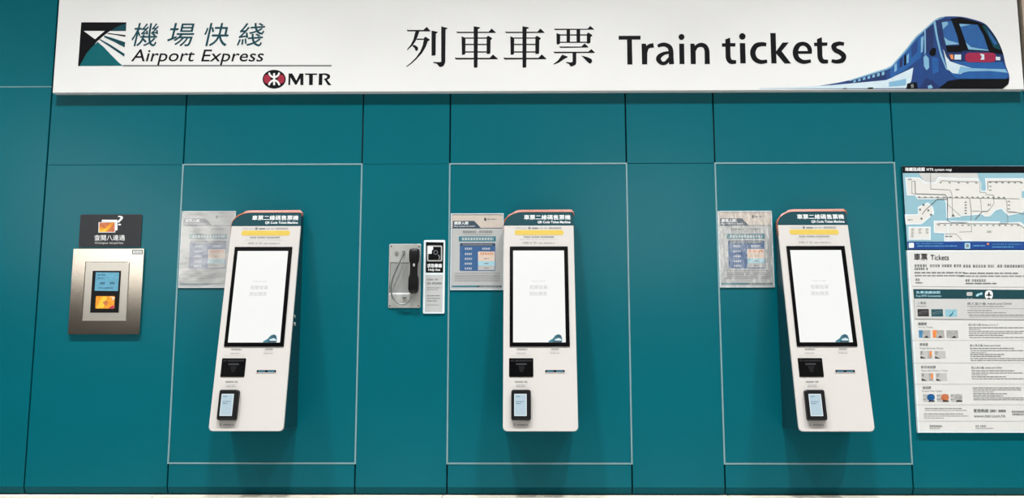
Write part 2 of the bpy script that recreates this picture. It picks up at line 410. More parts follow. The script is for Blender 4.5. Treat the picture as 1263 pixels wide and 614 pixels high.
glyph(z1, [('l', [(78, 161, 46), (340, 160, 46)]), ('p', [(178, 170), (236, 170), (243, 482), (182, 482)]),
           ('p', [(352, 232), (404, 232), (422, 300), (420, 480), (358, 480)]), ('c', [(402, 330, 46), (415, 290, 44), (445, 262, 48), (497, 252, 56)]),
           ('c', [(545, 262, 36), (590, 246, 46), (640, 246, 50), (690, 276, 56), (705, 330, 58), (706, 400, 60), (712, 478, 60)]),
           ('c', [(690, 336, 32), (620, 350, 40), (566, 385, 54), (556, 425, 58), (592, 464, 46), (640, 462, 42), (690, 410, 44)]),
           ('o', [(831, 152, 36)]), ('p', [(803, 232), (862, 232), (867, 476), (808, 476)]),
           ('p', [(936, 232), (986, 232), (1000, 290), (1003, 476), (942, 476)]),
           ('c', [(985, 310, 44), (1010, 268, 42), (1060, 247, 50), (1110, 262, 54), (1134, 310, 58), (1138, 380, 60), (1140, 476, 62)])], 9.715)
m.build('title_lettering', hs); m = MB()
glyph(z2_, [('p', [(108, 138), (152, 122), (155, 172), (202, 172), (200, 204), (155, 204), (108, 206), (78, 206), (76, 174), (108, 174)]),
            ('c', [(131, 190, 46), (133, 260, 46), (136, 310, 46), (158, 342, 42), (208, 345, 32)]),
            ('o', [(264, 111, 30)]), ('p', [(240, 172), (290, 172), (296, 358), (246, 358)]),
            ('c', [(484, 186, 34), (440, 182, 38), (388, 198, 46), (360, 255, 50), (378, 315, 46), (430, 344, 38), (492, 338, 30)]),
            ('p', [(520, 80), (570, 80), (574, 240), (578, 358), (530, 358)]), ('p', [(572, 250), (632, 168), (690, 166), (624, 246), (710, 358), (652, 360), (572, 266)]),
            ('c', [(762, 258, 26), (820, 258, 26), (876, 257, 26)]),
            ('c', [(884, 270, 36), (880, 225, 40), (855, 190, 38), (812, 178, 36), (770, 200, 46), (750, 256, 50), (768, 314, 46), (822, 344, 38), (892, 336, 30)]),
            ('p', [(948, 136), (992, 118), (995, 166), (1044, 166), (1042, 196), (996, 198), (948, 200), (922, 200), (920, 168), (948, 168)]),
            ('c', [(972, 184, 46), (974, 255, 46), (978, 305, 46), (1000, 338, 42), (1050, 341, 32)]),
            ('c', [(1196, 182, 32), (1150, 176, 36), (1104, 196, 46), (1115, 234, 44), (1160, 258, 44), (1192, 290, 46), (1180, 328, 44), (1130, 342, 36), (1082, 334, 30)])], 7.429)
m.build('title_lettering', hs)
m = MB()
# 列 車 車 票 drawn stroke by stroke with thick uprights and thin horizontals
def strokes(q, polys):
    for i, P in enumerate(polys): m.inkpx(sp, q(P), 'ink_black', .0004 + .00003 * i)
k = zr(495, 25, 9.448)
strokes(k, [
    [(66, 108), (80, 113), (258, 113), (296, 76), (340, 126), (338, 130), (78, 130), (68, 128)],
    [(165, 128), (212, 128), (190, 190), (165, 245), (130, 295), (68, 350), (64, 342), (110, 285), (140, 225)],
    [(180, 214), (262, 214), (278, 190), (330, 222), (332, 232), (308, 246), (285, 310), (240, 385), (180, 450), (120, 505), (62, 546), (58, 538), (110, 495), (170, 435), (220, 365), (250, 290), (262, 228), (175, 228)],
    [(135, 288), (165, 292), (195, 318), (194, 345), (178, 360), (165, 352), (155, 325), (130, 302)],
    [(352, 120), (420, 134), (424, 142), (402, 158), (400, 402), (390, 412), (352, 412)],
    [(465, 72), (538, 90), (538, 98), (516, 108), (512, 490), (495, 530), (460, 546), (440, 540), (415, 508), (372, 496), (372, 486), (440, 488), (465, 484)]])
def che(q):
    strokes(q, [
        [(640, 130), (655, 134), (1018, 134), (1052, 96), (1102, 142), (1100, 148), (658, 150), (648, 146)],
        [(843, 70), (915, 82), (918, 92), (892, 104), (888, 545), (880, 552), (845, 552)],
        [(702, 186), (745, 204), (748, 210), (746, 392), (730, 402), (706, 402)],
        [(745, 201), (990, 201), (1012, 180), (1058, 208), (1056, 218), (1040, 232), (1038, 385), (1020, 394), (994, 392), (994, 214), (745, 214)],
        [(745, 275), (996, 275), (996, 289), (745, 289)], [(745, 362), (996, 362), (996, 376), (745, 376)],
        [(622, 432), (640, 438), (1030, 438), (1068, 398), (1122, 446), (1120, 454), (640, 457), (630, 452)]])
che(k); k2 = zr(615, 25, 9.448); che(lambda pts: k2([(a - 566, b_) for a, b_ in pts]))
strokes(k2, [
    [(646, 96), (660, 99), (1035, 99), (1068, 66), (1112, 104), (1108, 110), (660, 114), (652, 110)],
    [(674, 150), (718, 164), (716, 270), (700, 282), (676, 280)],
    [(716, 164), (1026, 164), (1044, 142), (1092, 174), (1088, 184), (1072, 194), (1070, 262), (1050, 272), (1028, 268), (1028, 178), (716, 178)],
    [(792, 112), (832, 112), (832, 250), (792, 250)], [(908, 112), (950, 112), (950, 250), (908, 250)],
    [(716, 250), (1030, 250), (1030, 263), (716, 263)],
    [(706, 302), (720, 306), (966, 306), (1002, 270), (1046, 312), (1042, 318), (718, 321)],
    [(638, 362), (655, 367), (1045, 367), (1080, 336), (1120, 374), (1118, 381), (652, 384)],
    [(862, 380), (905, 380), (905, 495), (895, 520), (852, 540), (835, 535), (820, 510), (785, 494), (790, 486), (840, 492), (862, 484)],
    [(742, 400), (806, 424), (800, 434), (765, 450), (700, 495), (642, 516), (640, 508), (690, 470)],
    [(962, 410), (1040, 432), (1082, 452), (1090, 475), (1078, 500), (1058, 505), (1040, 490)]])
m.build('chinese_title_lettering', hs)
# the printed train; read inside a 1044x614 close-up of (1093,15)-(1263,115)
q = zr(1093, 15, 6.141); m = MB()
def tp(P, mm, lay): m.inkpx(sp, q(P), mm, .0003 + lay * .0002)
yb = 582
sil = [(v.x, v.y) for v in spline([(x, y, 0) for x, y in [(-960, 578), (-620, 566), (-500, 556), (-280, 515), (0, 425), (40, 405), (140, 290), (220, 190), (270, 145), (330, 92), (380, 52), (440, 34), (560, 34), (650, 52), (745, 86), (800, 145), (850, 225), (885, 310), (905, 400), (932, 480), (925, 540), (880, yb)]], 5)]
tp(sil + [(-960, yb)], 'tr_deep', 0)
tp([(-280, 515), (0, 425), (40, 405), (140, 290), (220, 190), (270, 145), (330, 92), (380, 52), (440, 34), (440, 40), (384, 62), (335, 100), (275, 156), (226, 200), (146, 302), (45, 418), (0, 438), (-280, 524)], 'tr_pale', 2)
tp([(-960, 576), (-620, 565), (-400, 552), (0, 515), (205, 420), (190, 520), (160, 575), (-960, yb)], 'tr_silver', 2)
tp([(-300, 530), (0, 440), (0, 505), (-300, 545)], 'tr_navy', 1)
for i in range(7): x = -250 + i * 36; tp([(x, 520 - i * 11), (x + 20, 514 - i * 11), (x + 20, 528 - i * 9), (x, 534 - i * 9)], 'tr_pale', 3)
tp([(30, 430), (140, 308), (230, 205), (278, 165), (262, 345), (150, 430), (30, 505)], 'tr_blue', 2)
tp([(62, 400), (80, 385), (80, 440), (62, 455)], 'tr_pale', 3); tp([(100, 360), (125, 335), (122, 410), (100, 425)], 'tr_navy', 3)
tp([(155, 330), (172, 310), (168, 380), (155, 390)], 'tr_pale', 4); tp([(135, 330), (150, 315), (150, 400), (135, 405)], 'ink_black', 3)
tp([(190, 260), (240, 205), (236, 300), (188, 350)], 'tr_deep', 3); tp([(262, 195), (284, 180), (276, 300), (262, 310)], 'tr_pale', 4)
tp([(296, 140), (352, 95), (360, 200), (350, 300), (305, 310), (300, 200)], 'tr_navy', 3)
tp([(288, 140), (298, 132), (300, 300), (290, 330)], 'tr_pale', 4)
tp([(282, 340), (300, 325), (322, 350), (325, 420), (305, 440), (285, 410)], 'tr_pale', 3)
tp([(345, 340), (395, 350), (398, 450), (350, 470)], 'tr_blue', 3)
tp([(330, 295), (355, 268), (378, 278), (372, 325), (345, 334), (325, 318)], 'ink_black', 5)
tp([(355, 72), (372, 66), (388, 170), (412, 290), (450, 400), (470, 445), (450, 430), (410, 330), (378, 200)], 'tr_pale', 5)
tp([(372, 64), (485, 50), (560, 40), (690, 78), (745, 92), (795, 150), (850, 230), (886, 318), (600, 305), (440, 298), (415, 240), (388, 150)], 'tr_navy', 4)
tp([(485, 50), (560, 40), (690, 74), (745, 96), (795, 150), (850, 230), (886, 318), (800, 310), (780, 300), (560, 290), (540, 180)], 'ink_black', 5)
tp([(418, 76), (495, 68), (525, 150), (550, 240), (452, 248), (432, 170)], 'tr_glass', 6)
tp([(436, 190), (470, 215), (545, 236), (550, 244), (452, 250)], 'tr_pale', 7); tp([(420, 78), (460, 72), (470, 90), (428, 130)], 'tr_pale', 7)
tp([(452, 256), (560, 254), (578, 300), (460, 302)], 'ink_black', 7)
tp([(550, 88), (690, 96), (735, 175), (775, 292), (620, 282), (580, 170)], 'tr_glass', 7)
tp([(552, 90), (640, 95), (560, 112)], 'tr_pale', 8); tp([(600, 230), (640, 265), (772, 288), (775, 294), (622, 284)], 'tr_pale', 8)
tp([(722, 100), (752, 104), (800, 170), (850, 240), (868, 290), (812, 268), (770, 180)], 'ink_dark_teal', 7)
tp([(760, 130), (790, 165), (840, 240), (820, 250), (780, 190)], 'tr_glass', 8)
tp([(440, 305), (600, 306), (885, 322), (895, 372), (870, 376), (500, 372), (462, 350)], 'tr_navy', 6)
tp([(430, 280), (452, 320), (480, 372), (560, 400), (650, 425), (560, 470), (500, 462), (462, 430)], 'tr_silver', 6)
tp([(500, 372), (880, 378), (905, 420), (925, 480), (900, 505), (540, 505), (470, 455), (500, 462), (560, 468), (650, 430), (560, 402)], 'tr_blue', 5)
tp([(560, 410), (650, 425), (780, 430), (900, 432), (920, 460), (780, 446), (620, 450), (540, 470)], 'tr_pale', 7)
tp([(516, 322), (566, 322), (566, 360), (516, 360)], 'tr_silver', 8); tp([(478, 322), (505, 322), (510, 360), (490, 356)], 'photo_orange', 8)
tp(rr(596, 308, 830, 380, 30, 4), 'tr_red', 8); tp([(828, 338), (862, 340), (862, 366), (828, 364)], 'tr_silver', 9)
tp([(708, 316), (740, 320), (742, 360), (712, 362), (722, 340)], 'tr_silver', 9)
tp([(390, 580), (470, 520), (560, 508), (905, 508), (930, 500), (925, 545), (880, yb)], 'ink_black', 6)
tp([(160, 540), (230, 530), (240, yb), (150, yb)], 'ink_black', 6); tp([(300, 500), (350, 520), (400, 560), (380, yb), (240, yb), (270, 545)], 'tr_navy', 6)
tp([(312, 560), (340, 550), (352, 575), (320, 580)], 'tr_pale', 7); tp([(185, 548), (205, 545), (208, 572), (188, 574)], 'ink_grey', 7)
tp([(-140, 572), (-100, 570), (-100, yb), (-140, yb)], 'ink_black', 5); tp([(-330, 576), (-300, 575), (-300, yb), (-330, yb)], 'ink_black', 5)
tp([(20, 530), (150, 505), (150, 555), (20, 565)], 'tr_pale', 3)
m.build('train_picture', hs)
# right of the sign the wall above carries a beige cladding strip
f = MB(); f.box(X1 + .012, -.04, ZB + .002, RIGHT, -.001, CEIL, 'beige_panel'); f.build('trim_5', kind='structure')

# ================================================================== TICKET MACHINES
CX = (XV['s4'] + XV['s5']) / 2
dT, dB = .044, .20
zt = wallplane(dT).hit(664, 261.5)[1]; zb = wallplane(dB).hit(664.3, 531.8)[1]
A = Vector((CX, -dB, zb)); B = Vector((CX, -dT, zt))
fp = Plane(A, (1, 0, 0), B - A); FH = (B - A).length; HW = .1440
zw = fp.hit(664, 278)[1]            # where the white panel ends and the header begins
org = Vector((CX, -.001, zb))
def make_machine():
    t = thing('ticket_machine', '', 'ticket machine', org, 'ticket machines on the teal wall')
    ru, rv = .078, FH - zw
    arc = [(-HW + ru - ru * math.cos(a * PI / 2 / 10), zw + rv * math.sin(a * PI / 2 / 10)) for a in range(11)]
    outline = rr(-HW, 0, HW, .1, (.017, .017, 0, 0), 5)
    outline = outline[:12] + [(HW, FH - .006), (HW - .003, FH - .001), (HW - .008, FH)] + arc[::-1] 
    # body
    m = MB(); ins = .004
    fr = [(max(-HW + ins, min(HW - ins, a)), max(ins, min(FH - .002, b_))) for a, b_ in outline]
    if area(fr) < 0: fr = fr[::-1]
    n = len(fr); front = [fp.P(a, b_, -.008) for a, b_ in fr]; back = [Vector((v.x, -.001, v.z - .012 * (1 - fr[i][1] / FH))) for i, v in enumerate(front)]
    m.add(front + back, [(i, n + i, n + (i + 1) % n, (i + 1) % n) for i in range(n)], 'machine_teal')
    m.add(front, [tuple(range(n))], 'machine_teal'); m.add(back, [tuple(range(n))[::-1]], 'machine_teal')
    m.build('body', t)
    # white front
    m = MB(); white = rr(-HW, 0, HW, zw, (.017, .017, 0, 0), 6)
    m.prism(fp, white, -.0078, 0, 'machine_white', bev=.0015)
    g_ = m.greek
    m.greek(fp, 636, 280.2, 650, 282.4, 'ink_pale_grey', 1, 'cjk'); m.rpx(fp, 651.4, 279.7, 654.6, 282.7, 'ink_grey', r=1)
    m.greek(fp, 656, 280, 664, 282.6, 'ink_grey', 2); m.greek(fp, 665, 280.2, 675, 282.4, 'ink_soft_grey', 3); m.greek(fp, 677, 280.2, 692.8, 282.4, 'ink_mid_grey', 4, 'cjk')
    m.rpx(fp, 634.2, 283.2, 695.8, 290.2, 'yellow_halo', .0003, 3.4); m.rpx(fp, 634.9, 283.8, 695.2, 289.7, 'yellow_ink', .0006, 2.9)
    m.greek(fp, 646, 291.2, 683, 293.2, 'ink_mid_grey', 5, 'cjk'); m.greek(fp, 640.7, 294.2, 687.3, 295.8, 'ink_pale_grey', 6); m.greek(fp, 645, 298.2, 662, 300.6, 'ink_soft_grey', 7, 'cjk'); m.greek(fp, 664, 298.4, 684, 300.8, 'ink_soft_grey', 8)
    for (x0, y0, x1, y1, mm, kd) in ((638, 429.6, 650.4, 431.8, 'ink_mid_grey', 'cjk'), (637.2, 434.6, 648.6, 436.3, 'ink_soft_grey', 'word'), (630, 437.4, 655.5, 439, 'ink_pale_grey', 'word'),
                                     (680, 429.4, 689.4, 431.4, 'ink_mid_grey', 'cjk'), (678.6, 434.4, 690, 436.2, 'ink_soft_grey', 'word'), (678.6, 432.4, 690, 433.2, 'ink_pale_grey', 'word'),
                                     (635, 469.8, 650.4, 471.8, 'ink_mid_grey', 'cjk'), (637, 473.4, 648, 474.6, 'ink_pale_grey', 'word'), (636.6, 475.2, 648.4, 477, 'ink_soft_grey', 'word'),
                                     (633.4, 522.4, 636, 525, 'ink_mid_grey', 'cjk'), (638, 522.6, 651, 525, 'ink_mid_grey', 'word')):
        m.greek(fp, x0, y0, x1, y1, mm, int(x0 * 7 + y0), kd)
    m.build('front_panel', t)
    # header with the big rounded shoulder
    m = MB(); hd = [(HW, zw + .0005), (HW, FH - .006), (HW - .003, FH - .001), (HW - .008, FH)] + arc[::-1][:-1] + [(-HW + .001, zw + .0005)]
    m.prism(fp, hd, -.0078, -.0005, 'header_teal', 'machine_teal')
    m.textpx(fp, '車票二維碼售票機', 646.3, 265.0, 703.6, 270.8, 'ink_white', .0002, bold=.0003)
    m.textpx(fp, 'QR Code Ticket Machine', 663, 272.3, 703.6, 275.8, 'ink_white', .0002, off=.02)
    m.build('header_panel', t)
    # orange edge strip
    m = MB(); path = [(-HW + .0005, zw - .045), (-HW + .0005, zw - .02)] + arc + [(0, FH), (HW - .008, FH), (HW - .002, FH - .002), (HW + .0008, FH - .008), (HW + .0008, FH - .014)]
    th = []; L = len(path)
    for i in range(L): th.append(.0012 if i < 1 else .002 if i < 4 else .004 if i < 7 else .0065 if i < 10 else .011 if i < L - 4 else .012 if i == L - 4 else .006 if i == L - 3 else .003)
    vs = []
    for i, (a, b_) in enumerate(path):
        p0 = path[max(i - 1, 0)]; p1 = path[min(i + 1, L - 1)]; d = Vector((p1[0] - p0[0], p1[1] - p0[1])).normalized(); nx, ny = -d.y, d.x
        o2 = (a + nx * th[i], b_ + ny * th[i])
        vs += [fp.P(a, b_, .001), fp.P(o2[0], o2[1], -.002), fp.P(o2[0], o2[1], -.013), fp.P(a, b_, -.013)]
    fs = [(4 * i + j, 4 * i + (j + 1) % 4, 4 * i + 4 + (j + 1) % 4, 4 * i + 4 + j) for i in range(L - 1) for j in range(4)] + [(3, 2, 1, 0), tuple(4 * (L - 1) + j for j in range(4))]
    m.add(vs, fs, 'orange_trim'); m.build('edge_strip', t)
    # screen
    a = fp.hit; o_ = [a(628.9, 304.1)[0], a(664, 427.3)[1], a(700.2, 304)[0], a(664, 304.1)[1]]; i_ = [a(632.9, 309)[0], a(664, 422.3)[1], a(695.6, 309)[0], a(664, 309)[1]]
    m = MB(); m.ring(fp, rr(*o_, .001), rr(*i_, .001), .0003, .003, 'gloss_black'); sf = m.build('screen_frame', t)
    m = MB(); m.prism(fp, rr(*i_, 0), .0003, .0012, 'screen_lit', 'gloss_black')
    m.textpx(fp, 'Touch to start', 655.4, 345.3, 672.8, 347.6, 'screen_text', .0014)
    m.textpx(fp, '輕觸螢幕', 653.5, 351.6, 675.4, 356.8, 'screen_text', .0014); m.textpx(fp, '開始購票', 653.2, 359.6, 674.6, 364.8, 'screen_text', .0014)
    tr = zr(620, 330, 5.578)
    m.inkpx(fp, tr([(315, 506), (345, 488), (362, 466), (385, 457), (402, 466), (410, 490), (408, 513), (316, 514)]), 'screen_teal', .0014)
    m.inkpx(fp, tr([(362, 482), (376, 464), (398, 466), (404, 484), (380, 478)]), 'screen_dark_teal', .0016)
    m.inkpx(fp, tr([(358, 494), (385, 484), (406, 494), (404, 502), (362, 502)]), 'display_white', .0016)
    m.inkpx(fp, tr([(345, 504), (405, 504), (404, 514), (345, 514)]), 'screen_dark_teal', .0016)
    m.build('screen', sf)
    # barcode window
    m = MB(); c = a(627.9, 464.8); d = a(657.7, 441.7); m.prism(fp, rr(c[0], c[1], d[0], d[1], .003), .0002, .002, 'gloss_black', bev=.0006)
    m.greek(fp, 630, 443.8, 656, 445.8, 'sign_charcoal', 3, 'cjk', .0022); m.rpx(fp, 636.5, 448, 649.5, 450, 'sign_charcoal', .0022); m.inkpx(fp, [(639, 451), (647.5, 451), (645, 459), (641.5, 459)], 'soft_black', .0022)
    m.build('barcode_window', t)
    m = MB(); c = a(672.5, 459.2); d = a(696.4, 456.2); m.ring(fp, rr(c[0] - .002, c[1] - .002, d[0] + .002, d[1] + .002, .001), rr(c[0], c[1], d[0], d[1], .001), .0002, .0015, 'machine_white')
    m.prism(fp, rr(c[0], c[1], d[0], d[1], 0), .0001, .0006, 'gloss_black')
    m.rpx(fp, 674.5, 457.1, 683, 458.5, 'slot_blue', .0008); m.rpx(fp, 686, 457.1, 694.5, 458.5, 'slot_blue', .0008)
    m.build('ticket_slot', t)
    # contactless card reader
    c = a(631, 518.1); d = a(654, 481.3); m = MB(); m.prism(fp, rr(c[0] - .001, c[1] - .001, d[0] + .002, d[1] + .001, .008), .0002, .018, 'soft_black', bev=.0035)
    cr = m.build('card_reader', t)
    c = a(634.3, 513.4); d = a(649.5, 486.3); dx, dy = .002, -.002
    m = MB(); m.prism(fp, rr(c[0], c[1] , d[0], d[1], .001), .0175, .0186, 'display_white', 'soft_black')
    m.prism(fp, rr(c[0] + .003, c[1] + .003, d[0] - .003, d[1] - .003, 0), .0186, .0188, 'display_blue')
    for i, (yy, ww) in enumerate(((488.8, 6), (495, 10), (497.4, 7))): m.greek(fp, 636.2, yy, 636.2 + ww, yy + 1.3, 'display_ink', i, 'word', .0190)
    m.build('reader_display', cr)
    # lock on the right-hand side
    m = MB(); s0 = fp.P(HW - .004, FH * .47, 0); lp = Plane((s0.x, s0.y + .045, s0.z), (0, 1, 0), (0, 0, 1))
    m.prism(lp, [(.008 * math.cos(i * PI / 8), .008 * math.sin(i * PI / 8)) for i in range(16)], -.001, .003, 'steel_satin')
    m.prism(lp, [(.006 * math.cos(i * PI / 8), .03 + .006 * math.sin(i * PI / 8)) for i in range(16)], -.001, .002, 'steel_satin')
    m.build('lock', t)
    return t
def copy_tree(o, parent=None):
    c = o.copy(); C.objects.link(c); c.parent = parent
    for ch in list(o.children): copy_tree(ch, c)
    return c
mach = make_machine()
mach['label'] = 'middle of the three white touchscreen ticket machines, right of the helpline handset'
ml = copy_tree(mach); ml.location.x = (XV['s2'] + XV['s3']) / 2
ml['label'] = 'leftmost white touchscreen ticket machine, the one nearest the steel card reader plate'
mr = copy_tree(mach); mr.location.x = (XV['s6'] + XV['s7']) / 2 + .002
mr['label'] = 'rightmost white touchscreen ticket machine, the one nearest the railway map board'

# ================================================================== CARD ENQUIRY READER AND ITS SIGN
d = .012; pl = wallplane(d)
rc = rect_of(pl, (90.2, 306.3), (178.1, 307.2), (171.3, 412), (84.3, 412.3))
t = thing('card_reader', 'stainless steel card enquiry reader plate with blue display, below a black sign', 'card reader', ((rc[0] + rc[2]) / 2, -.001, rc[1]))
ic = rect_of(pl, (105.4, 322.8), (160.1, 322.6), (156.4, 395.7), (100.5, 396.1))
m = MB(); m.ring(pl, rr(*rc, .002), rr(*ic, .002), -(d - .001), 0, 'steel'); m.prism(pl, rr(ic[0], ic[1], ic[2], ic[3]), -(d - .001), -.006, 'steel_groove'); m.build('plate', t)
m = MB(); e = .0016
m.prism(pl, rr(ic[0] + e, ic[1] + e, ic[2] - e, ic[3] - e, .001), -.0055, .001, 'steel_light', bev=.002)
fac = m.build('inner_plate', t)
wc = rect_of(pl, (114.8, 333.6), (149.4, 334.2), (146.4, 385.6), (111.3, 385.6))
m = MB(); m.prism(pl, rr(*wc, .001), .0012, .003, 'soft_black', bev=.0005)
m.inkpx(pl, [(118.7, 335.8), (147.6, 336), (146, 358.9), (117.2, 358.5)], 'lcd_blue', .0034)
for (x0, y0, x1, y1) in ((121, 338, 131, 340), (121, 342, 128, 344), (124, 347, 130, 351), (136, 347, 142, 351), (122, 354, 140, 356)): m.greek(pl, x0, y0, x1, y1, 'lcd_ink', x0, 'word', .0037)
m.build('display_window', t)
m = MB(); cc = rect_of(pl, (119.2, 365), (142.4, 365.2), (141.2, 380.6), (117.8, 380.4)); m.prism(pl, rr(*cc, .004), .0031, .0036, 'card_orange')
m.inkpx(pl, [(119.5, 379.5), (127, 366), (133, 366), (128, 380)], 'card_yellow', .0038); m.inkpx(pl, [(134, 380.2), (141, 376), (141, 380)], 'card_magenta', .0039)
m.inkpx(pl, [(136, 366), (141.6, 366.6), (141, 369), (139, 371), (140, 368)], 'ink_white', .0039); m.inkpx(pl, [(127, 373), (131, 370.5), (134.5, 373), (131, 377)], 'card_brown', .0039)
m.build('card_symbol', t)
m = MB(); m.rpx(pl, 162.8, 307.9, 176.3, 313.6, 'ink_grey', .0003, .8); m.rpx(pl, 164.2, 309.1, 174.9, 312.5, 'ink_white', .0005); m.greek(pl, 165.6, 310, 173.6, 311.8, 'ink_mid_grey', 3, 'cjk', .0007)
m.build('number_tag', t)

d = .004; pl = wallplane(d)
rc = rect_of(pl, (99.3, 264.5), (175.5, 264.3), (173.2, 304.2), (96.7, 304.2))
t = thing('card_enquiry_sign', 'charcoal sign with orange card symbol and question mark, directly above the steel reader', 'sign', ((rc[0] + rc[2]) / 2, -.001, rc[1]))
m = MB(); m.prism(pl, rr(*rc, .005), -(d - .001), 0, 'sign_charcoal', bev=.0008); m.build('sign_panel', t)
q = zr(80, 260, 7.673); m = MB()
m.inkpx(pl, q([(352, 84), (498, 84), (498, 182), (478, 186), (480, 104), (348, 104)]), 'ink_white', .0004)
m.inkpx(pl, q([(320, 108), (478, 104), (478, 204), (318, 206)]), 'ink_white', .0006)
m.inkpx(pl, q([(328, 112), (472, 108), (472, 198), (324, 200)]), 'card_brown', .0008)
m.inkpx(pl, q([(328, 160), (350, 150), (380, 170), (440, 112), (470, 110), (400, 198), (325, 200)]), 'card_orange', .0010)
m.inkpx(pl, q([(330, 165), (355, 185), (420, 150), (380, 198), (326, 198)]), 'card_yellow', .0011)
m.textpx(pl, '?', *q([(500, 46)])[0], *q([(553, 138)])[0], 'ink_white', .0012, off=0)
m.textpx(pl, '查閱八達通', *q([(280, 228)])[0], *q([(568, 280)])[0], 'ink_white', .0006, bold=.0002)
m.textpx(pl, 'Octopus enquiries', *q([(284, 290)])[0], *q([(553, 320)])[0], 'ink_pale_grey', .0006, off=.01)
m.build('printing', t)

# ================================================================== HELPLINE HANDSET AND ITS SIGN
d = .004; pl = wallplane(d); z6 = zr(470, 290, 6.144)
rc = rect_of(pl, (480.2, 300.6), (519.3, 300.9), (518.3, 379.6), (478.3, 379.6))
t = thing('helpline_phone', 'black telephone handset with armoured cord hung on a grey metal wall plate', 'telephone', ((rc[0] + rc[2]) / 2, -.001, rc[1]))
pc = rect_of(pl, (481.4, 324), (504.6, 324), (504, 361.6), (480.6, 361.6))
m = MB(); k = 6
m.prism(pl, rr(*rc, .006, k), -(d - .001), 0, 'steel_satin', bev=.0015)
m.linepx(pl, [z6([(72, 208)])[0], z6([(212, 210)])[0]], .8, 'steel_groove', .0004); m.linepx(pl, [z6([(72, 208)])[0], z6([(62, 440)])[0]], .5, 'steel_groove', .0004)
m.inkpx(pl, z6([(73, 212), (212, 212), (206, 436), (64, 436)]), 'steel_pocket_shade', .0003)  # flat darker patch painted as the shaded inside of the pocket
m.inkpx(pl, z6([(66, 436), (215, 436), (214, 450), (66, 450)]), 'ink_white', .0005)  # painted highlight along the pocket's lower rim
bc = pl.hit(*z6([(118, 137)])[0])
for rad, nn, mm in ((.008, .002, 'ink_grey'), (.0068, .003, 'steel_light')): m.prism(pl, [(bc[0] + rad * math.cos(i * PI / 10), bc[1] + rad * math.sin(i * PI / 10)) for i in range(20)], .0, nn, mm)
m.build('wall_plate', t)
for (a, b_) in ((78, 82), (288, 86), (283, 535), (66, 535)):
    m = MB(); c = pl.hit(*z6([(a, b_)])[0]); m.prism(pl, [(c[0] + .0028 * math.cos(i * PI / 4), c[1] + .0028 * math.sin(i * PI / 4)) for i in range(8)], 0, .0015, 'steel_groove'); m.build('screw', t)
m = MB(); o2 = []
c = pl.hit(*z6([(170, 134)])[0])
pts = [(168, 136, .008), (150, 185, .016), (115, 260, .018), (88, 330, .016), (75, 400, .014), (82, 455, .012), (110, 500, .011), (155, 524, .011), (200, 512, .014), (232, 470, .022), (240, 440, .03)]
m.tube(spline([pl.P(*wallplane(d + n).hit(*z6([(a, b_)])[0]), n) for a, b_, n in pts], 7), .0032, 'steel_cord', 8); m.build('armoured_cord', t)
m = MB(); c0 = pl.hit(*z6([(172, 128)])[0]); m.prism(pl, rr(c0[0] - .005, c0[1] - .007, c0[0] + .005, c0[1] + .006, .002), 0, .010, 'ink_grey', bev=.002); m.build('cord_clamp', t)
m = MB(); c0 = pl.hit(*z6([(178, 472)])[0]); m.prism(pl, rr(c0[0] - .007, c0[1] - .003, c0[0] + .007, c0[1] + .004, .002), 0, .008, 'steel_cord', bev=.002); m.build('catch', t)
# handset: a bent body lofted along its length (earpiece, waist, mouthpiece)
hp = wallplane(d + .03); m = MB()
prof = [  # y(px in close-up), half width, front depth, back depth
    (100, .010, .030, .012), (104, .0185, .036, .005), (118, .0215, .040, .002), (160, .0215, .041, .002), (195, .020, .041, .006), (215, .0165, .040, .016), (260, .0155, .040, .019),
    (300, .0165, .041, .018), (325, .021, .042, .010), (350, .0215, .043, .003), (405, .0215, .043, .002), (428, .019, .040, .005), (440, .010, .032, .014)]
cxs = []; rings = []; N = 20
for yy, hw, nf, nb in prof:
    mid = 252 - (yy - 100) * .028; c = hp.hit(*z6([(mid, yy)])[0]); ring = []
    for i in range(N):
        a = 2 * PI * i / N; ca, sa = math.cos(a), math.sin(a); ex = .5
        uu = c[0] + hw * math.copysign(abs(ca) ** ex, ca); nn = (nf + nb) / 2 + (nf - nb) / 2 * math.copysign(abs(sa) ** .7, sa)
        ring.append(pl.P(uu, c[1], nn))
    rings += ring
K = len(prof)
m.add(rings, [(i * N + j, (i + 1) * N + j, (i + 1) * N + (j + 1) % N, i * N + (j + 1) % N) for i in range(K - 1) for j in range(N)], 'soft_black', True)
m.add(rings[:N], [tuple(range(N))], 'soft_black'); m.add(rings[-N:], [tuple(range(N))[::-1]], 'soft_black')
hs_ = m.build('handset', t)
m = MB(); c = hp.hit(*z6([(252, 228)])[0]); m.prism(pl, rr(c[0] - .004, c[1] - .006, c[0] + .004, c[1] + .006, .003), .038, .0425, 'steel_satin', bev=.001); m.build('cradle_hook', t)

